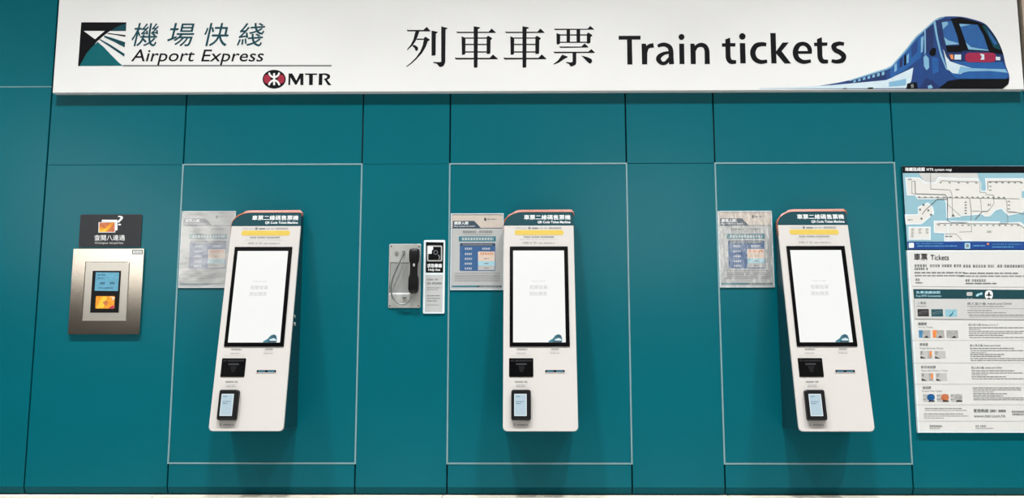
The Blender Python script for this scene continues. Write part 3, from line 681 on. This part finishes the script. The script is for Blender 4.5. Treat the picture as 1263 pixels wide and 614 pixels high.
d = .005; pl = wallplane(d)
rc = rect_of(pl, (522.9, 295.7), (549.4, 296.2), (547.9, 386.9), (521.4, 386.4))
t = thing('helpline_sign', 'narrow upright help line sign, black top half with handset symbol, beside the handset', 'sign', ((rc[0] + rc[2]) / 2, -.001, rc[1]))
m = MB(); m.prism(pl, rr(*rc, .005), -(d - .001), 0, 'border_white', bev=.001); m.build('sign_panel', t)
m = MB(); m.inkpx(pl, z6([(340, 52), (474, 54), (470, 284), (338, 284)]), 'ink_black', .0003); m.inkpx(pl, z6([(336, 300), (470, 300), (464, 582), (332, 580)]), 'paper_grey', .0003)
m.inkpx(pl, rr(*z6([(349, 78)])[0], *z6([(463, 198)])[0], 1.4, 3), 'ink_pale_grey', .0005); m.inkpx(pl, rr(*z6([(358, 88)])[0], *z6([(454, 189)])[0], .8, 3), 'ink_black', .0007)
m.inkpx(pl, z6([(355, 84), (394, 84), (396, 110), (386, 112), (384, 140), (354, 142)]), 'ink_white', .0009)
c = z6([(414, 130)])[0]; m.inkpx(pl, [(c[0] + 2.8 * math.cos(i * PI / 8), c[1] + 2.8 * math.sin(i * PI / 8)) for i in range(16)], 'ink_grey', .0009); m.inkpx(pl, [(c[0] + 1.9 * math.cos(i * PI / 8), c[1] + 1.9 * math.sin(i * PI / 8)) for i in range(16)], 'ink_black', .0011)
m.linepx(pl, [z6([(432, 150)])[0], z6([(444, 160)])[0], z6([(438, 185)])[0]], 1.1, 'ink_mid_grey', .0011)
m.textpx(pl, '求助專線', *z6([(350, 216)])[0], *z6([(461, 246)])[0], 'ink_white', .0006, bold=.0005); m.textpx(pl, 'Help line', *z6([(358, 252)])[0], *z6([(448, 276)])[0], 'ink_white', .0006, off=.02)
for (x0, y0, x1, y1, mm, kd) in ((350, 330, 440, 342, 'ink_grey', 'cjk'), (350, 358, 458, 372, 'ink_grey', 'cjk'), (350, 394, 450, 402, 'ink_mid_grey', 'word'), (350, 408, 430, 415, 'ink_mid_grey', 'word'), (348, 454, 448, 463, 'ink_grey', 'word'), (348, 474, 446, 483, 'ink_grey', 'word'), (348, 493, 424, 502, 'ink_grey', 'word'), (346, 525, 440, 532, 'ink_mid_grey', 'word')):
    a = z6([(x0, y0), (x1, y1)]); m.greek(pl, a[0][0], a[0][1], a[1][0], a[1][1], mm, y0, kd)
m.build('printing', t)

# ================================================================== NOTICES IN CLEAR SLEEVES
def notice(label, quad, film, zoff, tone):
    d = .003; pl = wallplane(d); rc = rect_of(pl, *quad)
    t = thing('notice_poster', label, 'poster', ((rc[0] + rc[2]) / 2, -.001, rc[1]), 'notices beside the ticket machines')
    Wd, Hd = rc[2] - rc[0], rc[3] - rc[1]
    # everything printed is laid out on the sheet itself (0..1 across, 0..1 down)
    def P(a, b_): return (rc[0] + a * Wd, rc[3] - b_ * Hd)
    m = MB(); m.prism(pl, rr(*rc, .001), -(d - .0015), -.0008, 'paper_grey', 'border_white')
    def poly(pts, mm, n=-.0006): m.ink(pl, [P(*p) for p in pts], mm, n)
    def rect(x0, y0, x1, y1, mm, n=-.0006, r=0): m.ink(pl, rr(*P(x0, y1), *P(x1, y0), r), mm, n)
    def words(x0, y0, x1, y1, mm, seed, kd='word', n=-.0003):
        rnd = random.Random(seed); x = x0; h = (y1 - y0) * Hd / Wd
        while x < x1:
            wv = h * (rnd.uniform(1.5, 4) if kd == 'word' else .85); wv = min(wv, x1 - x)
            if kd == 'word': rect(x, y0 + (y1 - y0) * .2, x + wv, y1 - (y1 - y0) * .15, mm, n)
            else:
                for q_ in (0, .4, .8): rect(x, y0 + (y1 - y0) * q_, x + wv, y0 + (y1 - y0) * (q_ + .18), mm, n)
                rect(x + wv * .35, y0, x + wv * .62, y1, mm, n)
            x += wv + h * (.4 if kd == 'word' else .2)
    poly([(.0, .0), (1, 0), (1, .185), (0, .185)], 'poster_beige' if tone else 'paper_grey', -.00065)
    poly([(.02, .085), (.44, .085), (.57, .18), (.02, .18)], 'poster_navy', -.0005); rect(0, .18, 1, .188, 'poster_navy', -.00045)
    def tx(s_, x0, y0, x1, y1, mm, bold=0, off=0):
        vs, fs = glyphs(s_, off, 0); a0 = min(v[0] for v in vs); a1 = max(v[0] for v in vs); b0 = min(v[1] for v in vs); b1 = max(v[1] for v in vs)
        for k_, (dx, dy) in enumerate([(0, 0)] + ([(bold, 0), (-bold, 0), (0, bold)] if bold else [])):
            m.add([pl.P(P(x0 + (v[0] - a0) / (a1 - a0) * (x1 - x0), 0)[0] + dx, P(0, y1 - (v[1] - b0) / (b1 - b0) * (y1 - y0))[1] + dy, -.0003 + k_ * .00002) for v in vs], fs, mm)
    tx('購票入閘', .05, .095, .32, .138, 'ink_white', .0006); tx('Buy ticket to enter', .05, .148, .46, .172, 'ink_white', 0, .01)
    poly([(.64, .045), (.675, .045), (.675, .085), (.64, .085)], 'ink_black', -.0004); words(.69, .05, .88, .075, 'ink_mid_grey', 4)
    words(.22, .22, .48, .25, 'ink_grey', 5, 'cjk'); words(.54, .22, .80, .25, 'ink_grey', 6, 'cjk'); words(.25, .262, .78, .275, 'ink_soft_grey', 7)
    rect(.14, .295, .87, .365, 'poster_teal', -.0005, .003); words(.20, .312, .82, .348, 'ink_white', 8, 'cjk')
    rect(.16, .385, .86, .76, 'poster_blue', -.0005, .005); rect(.17, .39, .85, .425, 'poster_navy', -.0004); words(.22, .397, .80, .418, 'ink_soft_grey', 9, 'cjk')
    rect(.52, .50, .85, .75, 'ink_pale_grey', -.0004); rect(.52, .50, .85, .565, 'poster_pink', -.0003); rect(.52, .565, .85, .628, 'poster_pink', -.00035); rect(.52, .63, .85, .69, 'poster_cyan', -.0003)
    for i, yy in enumerate((.45, .52, .585, .65, .715)): words(.26, yy, .40, yy + .025, 'ink_white', 10 + i, 'cjk'); 
    words(.60, .45, .76, .475, 'ink_white', 20, 'cjk')
    words(.56, .515, .82, .545, 'photo_orange', 20, 'cjk', -.0002)
    for i, yy in enumerate((.585, .65, .712)): words(.64, yy, .73, yy + .02, 'ink_mid_grey', 21 + i, 'word', -.0002)
    for i, yy in enumerate((.785, .815, .835, .86, .885)): words(.06, yy, .95, yy + .012, 'ink_mid_grey', 30 + i)
    rect(.01, .955, .98, .978, 'poster_teal', -.0005); rect(.50, .957, .98, .976, 'poster_navy', -.0004); words(.55, .959, .95, .974, 'ink_soft_grey', 40)
    m.build('printed_sheet', t)
    # clear sleeve a little larger than the sheet, gently rippled
    m = MB(); gx, gz = 16, 22; ex = .0045; rnd = random.Random(5)
    x0, z0, x1, z1 = rc[0] - ex, rc[1] - ex, rc[2] + ex, rc[3] + ex; vs = []
    for j in range(gz + 1):
        for i in range(gx + 1):
            e_ = math.sin(PI * i / gx) * math.sin(PI * j / gz)
            vs.append(pl.P(x0 + (x1 - x0) * i / gx, z0 + (z1 - z0) * j / gz, .0012 + zoff * e_ * (1 + .5 * math.sin(i * .9 + j * .35) * math.sin(j * .5))))
    m.add(vs, [(j * (gx + 1) + i, j * (gx + 1) + i + 1, (j + 1) * (gx + 1) + i + 1, (j + 1) * (gx + 1) + i) for j in range(gz) for i in range(gx)], film, True)
    m.ring(pl, rr(x0, z0, x1, z1), rr(x0 + ex * .8, z0 + ex * .8, x1 - ex * .8, z1 - ex * .8), -(d - .001), .0012, 'border_white')
    m.build('clear_sleeve', t)
    return t
notice('notice in a clear sleeve with strong white glare, left of the leftmost ticket machine', [(226.2, 261.5), (291, 261.5), (284.5, 353.5), (220.8, 353.5)], 'clear_film_glare', .0030, 0)
notice('flat, clearly readable notice with blue fare table, left of the middle ticket machine', [(558, 264.5), (620.8, 264.5), (618.8, 356.2), (556, 356.2)], 'clear_film', .0006, 1)
notice('notice in a crumpled shiny clear sleeve, left of the rightmost ticket machine', [(886, 261.3), (950.7, 261.3), (953.8, 353), (889.7, 353)], 'clear_film_wrinkled', .0030, 1)

# ================================================================== MAP BOARD
d = .012; pl = wallplane(d)
xl = pl.hit(1113.4, 213)[0]; ztp = pl.hit(1180, 204.6)[1]; zbm = pl.hit(1180, 307.2)[1]
xl = (xl + pl.hit(1119, 305)[0]) / 2; xr = xl + .86
t = thing('system_map_board', 'railway system map with black title bar and pale blue water, at the right edge', 'map', ((xl + xr) / 2, -.001, zbm))
m = MB(); m.prism(pl, rr(xl, zbm, xr, ztp), -(d - .001), 0, 'map_water', 'green_bar')
m.build('map_panel', t)
m = MB()
L_ = lambda y: 1113 + (y - 205) * .0575       # the board's left edge in the photo
XR = 1330
m.inkpx(pl, [(L_(205), 204.9), (XR, 204.9), (XR, 213.2), (L_(213), 213.2)], 'ink_black', .0004)
m.textpx(pl, '港鐵路綫圖', 1116, 206.6, 1140.4, 211, 'ink_white', .0008, bold=.0004); m.textpx(pl, 'MTR system map', 1142.8, 207.4, 1173.8, 211.8, 'ink_white', .0008, off=.01)
m1 = zr(1105, 200, 10.24); m2 = zr(1183, 200, 10.24); m3 = zr(1105, 250, 10.24); m4 = zr(1183, 250, 10.24)
lay = [.0006]
def land(pts, mm='map_land', halo=True):
    if halo:
        k_ = 1 if area(pts) > 0 else -1; n_ = len(pts); out = []
        for i in range(n_):
            a, b_, c_ = [Vector(pts[q_ % n_]) for q_ in (i - 1, i, i + 1)]
            d0 = (b_ - a).normalized(); d1 = (c_ - b_).normalized(); t_ = d0 + d1
            t_ = t_.normalized() if t_.length > .1 else d0
            w_ = 1.3 / max(.5, t_.dot(d1)); out.append((b_.x + t_.y * w_ * k_, b_.y - t_.x * w_ * k_))
        m.inkpx(pl, out, 'map_halo', lay[0]); lay[0] += .00003
    m.inkpx(pl, pts, mm, lay[0]); lay[0] += .00003
m.inkpx(pl, [(1133, 213.5), (1205, 213.5), (1208, 222), (1150, 227), (1141, 226)], 'map_grey', .0005)
main = m1([(130, 205), (290, 205), (370, 265)]) + [(1154, 226), (1158, 219.5)] + m2([(0, 215), (220, 215), (262, 262), (262, 360), (290, 375), (340, 375), (350, 345), (340, 215), (900, 215)]) + m2([(900, 560)]) + [(1258, 262)] + m4([(620, 150), (560, 90), (540, 60), (450, 90), (380, 160), (330, 165), (290, 135), (0, 160)]) + m3([(800, 170), (650, 180), (640, 0)]) + m1([(620, 455), (280, 455), (250, 410), (150, 410)])
land(main)
land(m3([(290, 60), (400, 10), (455, 60), (470, 130), (320, 260), (135, 262), (125, 160), (290, 155)]))
land(m3([(490, 240), (660, 240), (1300, 250), (1300, 470), (620, 475), (620, 375), (490, 370)]))
land([(1230, 277.5)] + m4([(0, 255), (770, 255), (900, 360)]) + [(1330, 290), (1330, 297)] + m4([(0, 470)]) + [(1170, 296.5), (1170, 276)])
land(m3([(170, 315), (425, 315), (425, 455), (170, 455)]))
m.inkpx(pl, m2([(790, 365), (900, 365), (900, 450), (790, 450)]), 'map_water', lay[0] + .0001)
yy0 = lay[0] + .0002
def ln(pts, wd=.7, mm='map_line'):
    m.linepx(pl, pts, wd, mm, yy0)
def dots(x0, y0, x1, y1, n_, mm='map_line_dark'):
    for i in range(n_):
        x = x0 + (x1 - x0) * i / max(1, n_ - 1); y = y0 + (y1 - y0) * i / max(1, n_ - 1)
        if x0 == x1: m.rpx(pl, x + 1.2, y - .5, x + 4, y + .5, mm, yy0 + .0001)
        else: m.rpx(pl, x - 1.3, y + .5, x + 1.4, y + 1.6, mm, yy0 + .0001)
ln(m1([(240, 240), (200, 240), (200, 390), (240, 410)])); ln(m1([(240, 240), (245, 400), (620, 410), (650, 455), (650, 600)]), .9, 'map_line_dark')
ln(m1([(435, 135), (440, 340), (680, 350), (705, 400), (712, 600), (715, 680)]), .7)
ln(m1([(280, 448), (700, 450), (1560, 462)])); dots(*m1([(290, 430)])[0], *m1([(760, 432)])[0], 7); dots(1180, 242, 1238, 242.4, 10)
ln(m1([(365, 610), (520, 466), (650, 470)]), .9, 'map_line_dark'); ln(m1([(330, 660), (365, 610)]), .8, 'map_line_dark'); ln(m3([(650, 0), (650, 225), (690, 248), (900, 248)]), .8, 'map_line_dark')
ln(m3([(650, 20), (810, 160)]), .6); m.inkpx(pl, m3([(700, 175), (720, 140), (745, 175)]), 'map_line_dark', yy0)
ln([(1160, 222.8), (1186, 224), (1208, 224)]); dots(1160, 224, 1204, 224.6, 5)
ln(m2([(262, 250), (262, 380), (330, 380), (340, 408), (430, 415), (440, 520), (380, 600)])); ln(m4([(380, 90), (350, 110), (290, 110), (200, 210)]), .9, 'map_line_dark')
ln(m2([(360, 350), (360, 245), (780, 245), (800, 262)]), .7, 'map_line_dark'); dots(*m2([(390, 245)])[0], *m2([(780, 250)])[0], 6); dots(*m2([(365, 305)])[0], *m2([(365, 352)])[0], 2)
ln(m2([(130, 460), (150, 600), (150, 740)]), .9); ln(m2([(270, 460), (280, 600)])); ln(m4([(150, 105), (290, 105)])); dots(*m2([(80, 495)])[0], 1190.8, 262, 5)
ln(m2([(430, 460), (580, 462), (600, 500)]) + m4([(605, 110), (720, 120)])); dots(*m2([(600, 495)])[0], *m2([(600, 590)])[0], 3); ln(m4([(620, 120), (720, 122), (820, 140)]), .9); ln(m4([(600, 140), (615, 180), (610, 265)]))
ln(m4([(0, 262), (130, 266), (740, 268), (820, 320)]), .8, 'map_line_dark'); dots(*m4([(40, 275)])[0], *m4([(740, 275)])[0], 10); ln(m4([(500, 266), (600, 266)]), 1.2, 'map_line_dark')
ln(m3([(510, 270), (560, 262), (860, 262)]), .7, 'map_line_dark'); dots(*m3([(540, 270)])[0], *m3([(770, 270)])[0], 4)
ln(m4([(150, 270), (155, 365), (0, 370)])); ln(m3([(620, 395), (760, 395), (830, 470)])); m.greek(pl, *m3([(620, 415)])[0], *m3([(720, 435)])[0], 'map_line_dark', 4, 'word', yy0)
for (x0, y0, x1) in ((150, 205, 200), (750, 335, 800)): m.greek(pl, *m1([(x0, y0)])[0], *m1([(x1, y0 + 22)])[0], 'map_line', 4, 'word', yy0)
m.greek(pl, *m4([(350, 355)])[0], *m4([(410, 380)])[0], 'map_line', 4, 'cjk', yy0); m.greek(pl, *m2([(360, 525)])[0], *m2([(400, 550)])[0], 'map_line', 4, 'cjk', yy0)
for xx in (190, 285, 375):
    for q_ in range(5 if xx < 200 else 3): m.greek(pl, *m3([(xx, 325 + q_ * 24)])[0], *m3([(xx + 35, 338 + q_ * 24)])[0], 'map_line_dark', q_, 'word', yy0)
m.greek(pl, *m3([(150, 205)])[0], *m3([(210, 225)])[0], 'map_line', 1, 'word', yy0)
for (a, b_) in ((345, 25), (300, 85), (405, 95), (440, 150), (320, 200)): x, y = m3([(a, b_)])[0]; m.rpx(pl, x - 1, y - 1, x + 1.4, y + 1.2, 'map_line_dark', yy0 + .0001)
# blue strip along the foot of the map
m.inkpx(pl, [(1118.6, 297.8), (XR, 298.6), (XR, 307.6), (1119.6, 307.2)], 'strip_blue', yy0 + .0003)
n5 = yy0 + .0006
m.rpx(pl, 1120.6, 299.4, 1127, 305.6, 'border_white', n5, 1); m.rpx(pl, 1189.5, 299.6, 1196.4, 306.8, 'poster_cyan', n5, 1); m.rpx(pl, 1191.2, 301, 1194.6, 305, 'ink_mid_grey', n5 + .0002)
for (x0, y0, x1, kd) in ((1129.5, 299.4, 1163, 'cjk'), (1131, 302.4, 1180, 'word'), (1200, 302, 1215, 'word'), (1223.5, 300.4, 1260, 'cjk'), (1223.5, 303.6, 1250, 'word')): m.greek(pl, x0, y0, x1, y0 + 1.8, 'strip_light', x0, kd, n5)
m.rpx(pl, 1217, 299.6, 1219.5, 302, 'photo_orange', n5)
m.build('printed_map', t)

# ================================================================== TICKET INFORMATION BOARD
zt2 = pl.hit(1180, 308.4)[1]; zb2 = pl.hit(1190, 533.6)[1]
xa = (pl.hit(1119.4, 309)[0] + pl.hit(1132, 533)[0]) / 2
t = thing('ticket_information_sign', 'tall white ticket information board headed Tickets, mounted directly under the railway map', 'information board', ((xa + xr) / 2, -.001, zb2))
zt2 = min(zt2, zbm - .001)
m = MB(); m.prism(pl, rr(xa, zb2, xr, zt2), -(d - .001), 0, 'border_white', 'border_white', bev=.0008)
m.ink(pl, rr(xa + .006, zb2 + .006, xr - .006, zt2 - .006), 'paper_white', .0002); m.build('board_panel', t)
m = MB(); e1 = zr(1110, 300, 5.118); e2 = zr(1110, 410, 4.549); e3 = zr(1113, 300, 10.23); e4 = zr(1183, 300, 10.23); c1 = zr(1120, 355, 9.45); c2 = zr(1183, 355, 9.45); c3 = zr(1120, 415, 9.45); c4 = zr(1183, 415, 9.45); c5 = zr(1120, 475, 9.45); c6 = zr(1183, 475, 9.45)
def G(zf, x0, y0, x1, y1, mm='ink_grey', kd='word'):
    a = zf([(x0, y0), (x1, y1)]); m.greek(pl, a[0][0], a[0][1], a[1][0], a[1][1], mm, int(x0 * 3 + y0 * 7), kd, .0007)
def T(zf, s_, x0, y0, x1, y1, mm='ink_black', bold=0, off=0): a = zf([(x0, y0), (x1, y1)]); m.textpx(pl, s_, a[0][0], a[0][1], a[1][0], a[1][1], mm, .0009, bold, off)
T(e3, '車票', 145, 128, 315, 214, 'ink_black', .0003); T(e3, 'Tickets', 355, 146, 585, 212, 'ink_black', off=.005)
G(e3, 150, 266, 305, 300, 'ink_grey', 'cjk'); G(e3, 345, 268, 770, 300, 'ink_grey', 'cjk'); G(e4, 50, 272, 440, 305, 'ink_grey', 'cjk'); G(e4, 480, 272, 900, 305, 'ink_grey', 'cjk'); G(e3, 150, 310, 340, 336, 'ink_grey', 'cjk')
G(e3, 150, 358, 788, 382, 'ink_grey'); G(e4, 60, 366, 745, 388, 'ink_grey'); G(e3, 155, 396, 788, 418, 'ink_mid_grey'); G(e4, 0, 402, 900, 424, 'ink_mid_grey')
G(e3, 165, 446, 222, 474, 'ink_grey', 'cjk'); G(e3, 165, 486, 258, 508); G(e4, 78, 455, 335, 485, 'ink_grey', 'cjk'); G(e4, 78, 494, 488, 518)
m.inkpx(pl, e3([(125, 540), (788, 548)]) + [(XR, 354), (XR, 354.5)] + e3([(788, 554), (125, 546)]), 'ink_soft_grey', .0006)
m.inkpx(pl, c1([(58, 14)]) + [(XR, 357.8), (XR, 369.2)] + c1([(68, 124)]), 'green_bar', .0005)
T(c1, '免費港鐵接駁', 92, 36, 375, 68, 'poster_cyan', .0003); T(c1, 'Free MTR Connections', 92, 80, 385, 106, 'poster_cyan', off=.01)
# pictograms: train, arrows, airport
m.inkpx(pl, c2(rr(86, 48, 154, 92, 12, 3)), 'ink_pale_grey', .0007); m.inkpx(pl, c2([(96, 118), (106, 118), (104, 130), (92, 130)]), 'ink_pale_grey', .0007); m.inkpx(pl, c2([(134, 118), (146, 118), (156, 130), (144, 130)]), 'ink_pale_grey', .0007)
m.inkpx(pl, c2([(192, 88), (212, 66), (236, 62), (262, 50), (272, 66), (262, 84), (240, 80), (222, 96), (204, 102)]), 'poster_cyan', .0007)
m.inkpx(pl, c2(rr(300, 28, 392, 132, 40, 5)), 'ink_white', .0007); m.inkpx(pl, c2([(340, 46), (352, 46), (356, 72), (376, 84), (376, 92), (352, 90), (350, 104), (342, 104), (338, 90), (312, 92), (312, 84), (336, 72)]), 'ink_black', .0009); m.inkpx(pl, c2([(324, 116), (366, 116), (362, 130), (330, 130)]), 'ink_black', .0009)
m.inkpx(pl, c1([(68, 128)]) + [(XR, 369.8), (XR, 395.2)] + c1([(78, 366)]), 'paper_shade', .0005)
m.inkpx(pl, c1([(76, 358), (78, 368)]) + [(XR, 395.6), (XR, 394.8)], 'ink_mid_grey', .0007); m.linepx(pl, c1([(68, 128), (80, 366)]), .5, 'ink_mid_grey', .0007)
T(c1, '八達通', 108, 160, 205, 190, 'ink_grey'); T(c1, 'Octopus', 104, 202, 212, 224, 'ink_grey')
def photo(zf, x0, y0, x1, y1, base, kind, k_):
    m.inkpx(pl, zf([(x0, y0), (x1, y0), (x1 + 4, y1), (x0 + 4, y1)]), base, .0006); w_, h_ = x1 - x0, y1 - y0
    if kind == 'wave':
        m.linepx(pl, zf([(x0 + w_ * .1, y0 + h_ * .55), (x0 + w_ * .45, y0 + h_ * .35), (x0 + w_ * .9, y0 + h_ * .3)]), .5, 'ink_mid_grey' if base != 'photo_cyan' else 'poster_teal', .0009)
        m.linepx(pl, zf([(x0 + w_ * .1, y0 + h_ * .7), (x0 + w_ * .5, y0 + h_ * .6), (x0 + w_ * .9, y0 + h_ * .5)]), .4, 'ink_grey', .0009)
    elif kind == 'fin': m.inkpx(pl, zf([(x0 + w_ * .3, y1 - 4), (x0 + w_ * .6, y0 + h_ * .5), (x0 + w_ * .75, y0), (x0 + w_ * .68, y0 + h_ * .6), (x0 + w_ * .5, y1 - 4)]), 'poster_teal', .0009)
    elif kind == 'hill':
        m.inkpx(pl, zf([(x0 + w_ * .38, y0), (x1, y0), (x1, y1), (x0 + w_ * .3, y1)]), 'photo_grey', .0008); m.inkpx(pl, zf([(x0 + w_ * .45, y1), (x0 + w_ * .68, y0 + h_ * .7), (x0 + w_ * .88, y1)]), 'photo_dark', .0010)
    elif kind == 'ball':
        m.inkpx(pl, zf([(x0 + w_ * (.68 + .34 * math.cos(i * PI / 8)), y0 + h_ * (.42 + .46 * math.sin(i * PI / 8))) for i in range(16)]), k_, .0008); m.inkpx(pl, zf([(x0 + w_ * .45, y1), (x0 + w_ * .55, y0 + h_ * .78), (x1, y0 + h_ * .85), (x1, y1)]), 'photo_dark', .0010)
        G(zf, x0 + 2, y0 + 8, x0 + w_ * .3, y0 + h_ * .3, 'ink_mid_grey', 'cjk'); G(zf, x0 + 2, y0 + h_ * .6, x0 + w_ * .35, y0 + h_ * .8, 'ink_mid_grey', 'cjk')
    elif kind == 'tk':
        m.inkpx(pl, zf([(x0 + 6, y1), (x0 + 8, y0 + h_ * .7), (x0 + w_ * .5, y1)]), 'photo_dark', .0009)
        if k_: m.inkpx(pl, zf([(x0 + w_ * .62, y0), (x1, y0), (x1, y1), (x0 + w_ * .68, y1)]), 'photo_grey', .0008); m.inkpx(pl, zf([(x0 + w_ * .8, y0 + 4), (x1 - 2, y0 + 4), (x1, y0 + h_ * .75), (x0 + w_ * .82, y0 + h_ * .75)]), 'photo_orange', .0010)
        else: m.inkpx(pl, zf([(x0 + 6, y0), (x0 + w_ * .4, y0), (x0 + w_ * .2, y0 + h_ * .6), (x0 + 10, y0 + h_ * .5)]), 'photo_grey', .0008)
        G(zf, x0 + 4, y0 + 6, x0 + w_ * .25, y0 + h_ * .45, 'ink_mid_grey', 'cjk')
photo(c1, 108, 246, 240, 332, 'photo_dark', 'wave', 0); photo(c1, 268, 248, 404, 334, 'photo_teal', 'wave', 0); photo(c1, 430, 250, 566, 336, 'photo_cyan', 'fin', 0)
T(c1, '團體票', 118, 402, 216, 434, 'ink_grey', .0003); T(c1, 'Group Ticket', 120, 448, 285, 470, 'ink_grey')
photo(c1, 122, 492, 258, 580, 'photo_blue', 'hill', 0); photo(c1, 284, 492, 418, 580, 'photo_orange', 'hill', 0); photo(c1, 446, 494, 580, 582, 'photo_grey', 'hill', 0)
T(c3, '單程票', 134, 76, 232, 108, 'ink_grey', .0002); T(c3, 'Single Journey Ticket', 134, 126, 410, 150, 'ink_grey')
photo(c3, 138, 166, 276, 254, 'ink_pale_grey', 'tk', 1); photo(c3, 306, 168, 436, 254, 'ink_pale_grey', 'tk', 0)
T(c3, '即日來回票', 150, 340, 322, 370, 'ink_grey', .0002); T(c3, 'Same Day Return Ticket', 152, 386, 462, 410, 'ink_grey')
photo(c3, 152, 426, 292, 514, 'ink_pale_grey', 'tk', 1); photo(c3, 322, 428, 450, 514, 'ink_pale_grey', 'tk', 0)
T(c5, '來回票', 168, 12, 268, 44, 'ink_grey', .0002); T(c5, 'Round Trip Ticket', 164, 58, 394, 82, 'ink_grey')
photo(c5, 172, 104, 308, 192, 'ink_pale_grey', 'ball', 'poster_blue'); photo(c5, 334, 104, 472, 192, 'ink_pale_grey', 'ball', 'card_brown'); photo(c5, 494, 104, 630, 192, 'ink_pale_grey', 'ball', 'photo_grey')
# right-hand column
T(c2, '成人及小童 Adult and Child', 92, 168, 608, 196, 'ink_grey', .0002)
for zf, rows in ((c2, ((208, 90, 525, 'ink_mid_grey'), (256, 96, 380, 'ink_grey'), (282, 96, 545, 'ink_mid_grey'), (310, 112, 900, 'ink_grey'), (330, 118, 900, 'ink_soft_grey'), (456, 112, 900, 'ink_grey'), (476, 112, 250, 'ink_soft_grey'), (498, 112, 900, 'ink_mid_grey'), (520, 112, 735, 'ink_mid_grey'), (544, 112, 520, 'ink_grey'), (570, 118, 900, 'ink_mid_grey'))),
                 (c4, ((130, 122, 640, 'ink_grey'), (156, 130, 745, 'ink_mid_grey'), (178, 130, 315, 'ink_soft_grey'), (200, 130, 530, 'ink_grey'), (222, 130, 485, 'ink_grey'), (248, 130, 900, 'ink_mid_grey'), (270, 132, 900, 'ink_mid_grey'), (390, 140, 645, 'ink_grey'), (416, 146, 740, 'ink_mid_grey'), (436, 146, 325, 'ink_soft_grey'), (460, 146, 545, 'ink_grey'), (484, 148, 900, 'ink_mid_grey'), (590, 156, 720, 'ink_grey'))),
                 (c6, ((46, 160, 720, 'ink_mid_grey'), (68, 160, 410, 'ink_soft_grey'), (92, 162, 565, 'ink_grey'), (116, 162, 510, 'ink_grey'), (140, 164, 900, 'ink_mid_grey'), (160, 166, 900, 'ink_mid_grey'))),
                 (c5, ((262, 195, 635, 'ink_mid_grey'), (284, 195, 685, 'ink_soft_grey'), (326, 184, 640, 'ink_mid_grey'), (350, 184, 700, 'ink_soft_grey'), (374, 184, 415, 'ink_soft_grey')))):
    for y, x0, x1, mm in rows: G(zf, x0, y, x1, y + 14, mm)
m.inkpx(pl, c2([(120, 236), (756, 240)]) + [(XR, 380.6), (XR, 381)] + c2([(756, 244), (120, 240)]), 'ink_mid_grey', .0006)
T(c2, '成人及小童 Group of 2 to 4', 106, 416, 450, 442, 'ink_mid_grey', .0002); T(c4, '成人及小童 Adult and Child', 122, 90, 478, 114, 'ink_grey', .0002); T(c4, '成人及小童 Adult and Child', 138, 348, 492, 372, 'ink_grey', .0002)
for y in (419.6, 447.6, 473.6, 499, 519.2): m.rpx(pl, 1110 + (y - 300) * .055 + 8.5, y - .25, XR, y + .25, 'ink_pale_grey', .0006)
T(c6, '客務熱線 2881 8888', 166, 276, 542, 316, 'ink_grey', .0003); T(c6, 'www.mtr.com.hk', 170, 340, 542, 374, 'ink_grey', off=.012); G(c6, 612, 298, 900, 318, 'ink_grey', 'cjk'); G(c6, 616, 328, 900, 350, 'ink_grey', 'cjk')
G(c5, 250, 466, 398, 488, 'ink_mid_grey', 'cjk'); G(c5, 250, 494, 370, 508, 'ink_soft_grey'); G(c6, 190, 466, 312, 486, 'ink_mid_grey', 'cjk'); G(c6, 190, 494, 402, 508, 'ink_soft_grey')
m.build('printing', t)

# ================================================================== LIGHT
def lamp(x, y, z, sx, sy, e, spread=180, col=(1, 1, 1)):
    L = bpy.data.lights.new('ceiling_lamp', 'AREA'); L.shape = 'RECTANGLE'; L.size = sx; L.size_y = sy; L.energy = e; L.color = col; L.spread = math.radians(spread)
    o = bpy.data.objects.new('ceiling_lamp', L); C.objects.link(o); o.location = (x, y, z); return o
for x in (-3.4, -2.0, -.65, .75, 2.1, 3.5): lamp(x, -1.25, CEIL - .02, .2, .2, 41, 92)
for x in (-2.8, 0, 2.8): lamp(x, -3.4, CEIL - .02, 1.2, .3, 11.5, 120)
for x in (-2.8, 0, 2.8): lamp(x, -5.3, CEIL - .02, 1.2, .3, 13, 140)
wd = bpy.data.worlds.new('World'); bpy.context.scene.world = wd; wd.use_nodes = True
wd.node_tree.nodes['Background'].inputs[0].default_value = (.8, .82, .85, 1); wd.node_tree.nodes['Background'].inputs[1].default_value = .3

# ================================================================== CAMERA
cd = bpy.data.cameras.new('camera'); cam = bpy.data.objects.new('camera', cd); C.objects.link(cam)
cd.sensor_fit = 'HORIZONTAL'; cd.sensor_width = 36; cd.lens = FPX / W * 36; cd.clip_start = .05
M = Matrix(((R.x, U.x, -F.x, CAM.x), (R.y, U.y, -F.y, CAM.y), (R.z, U.z, -F.z, CAM.z), (0, 0, 0, 1)))
cam.matrix_world = M
sc = bpy.context.scene; sc.camera = cam
sc.view_settings.view_transform = 'Standard'; sc.view_settings.look = 'None'; sc.view_settings.gamma = 1; sc.view_settings.use_curve_mapping = False
sc.view_settings.exposure = 0.0
print('MACHINE', zt, zb, FH, HW)
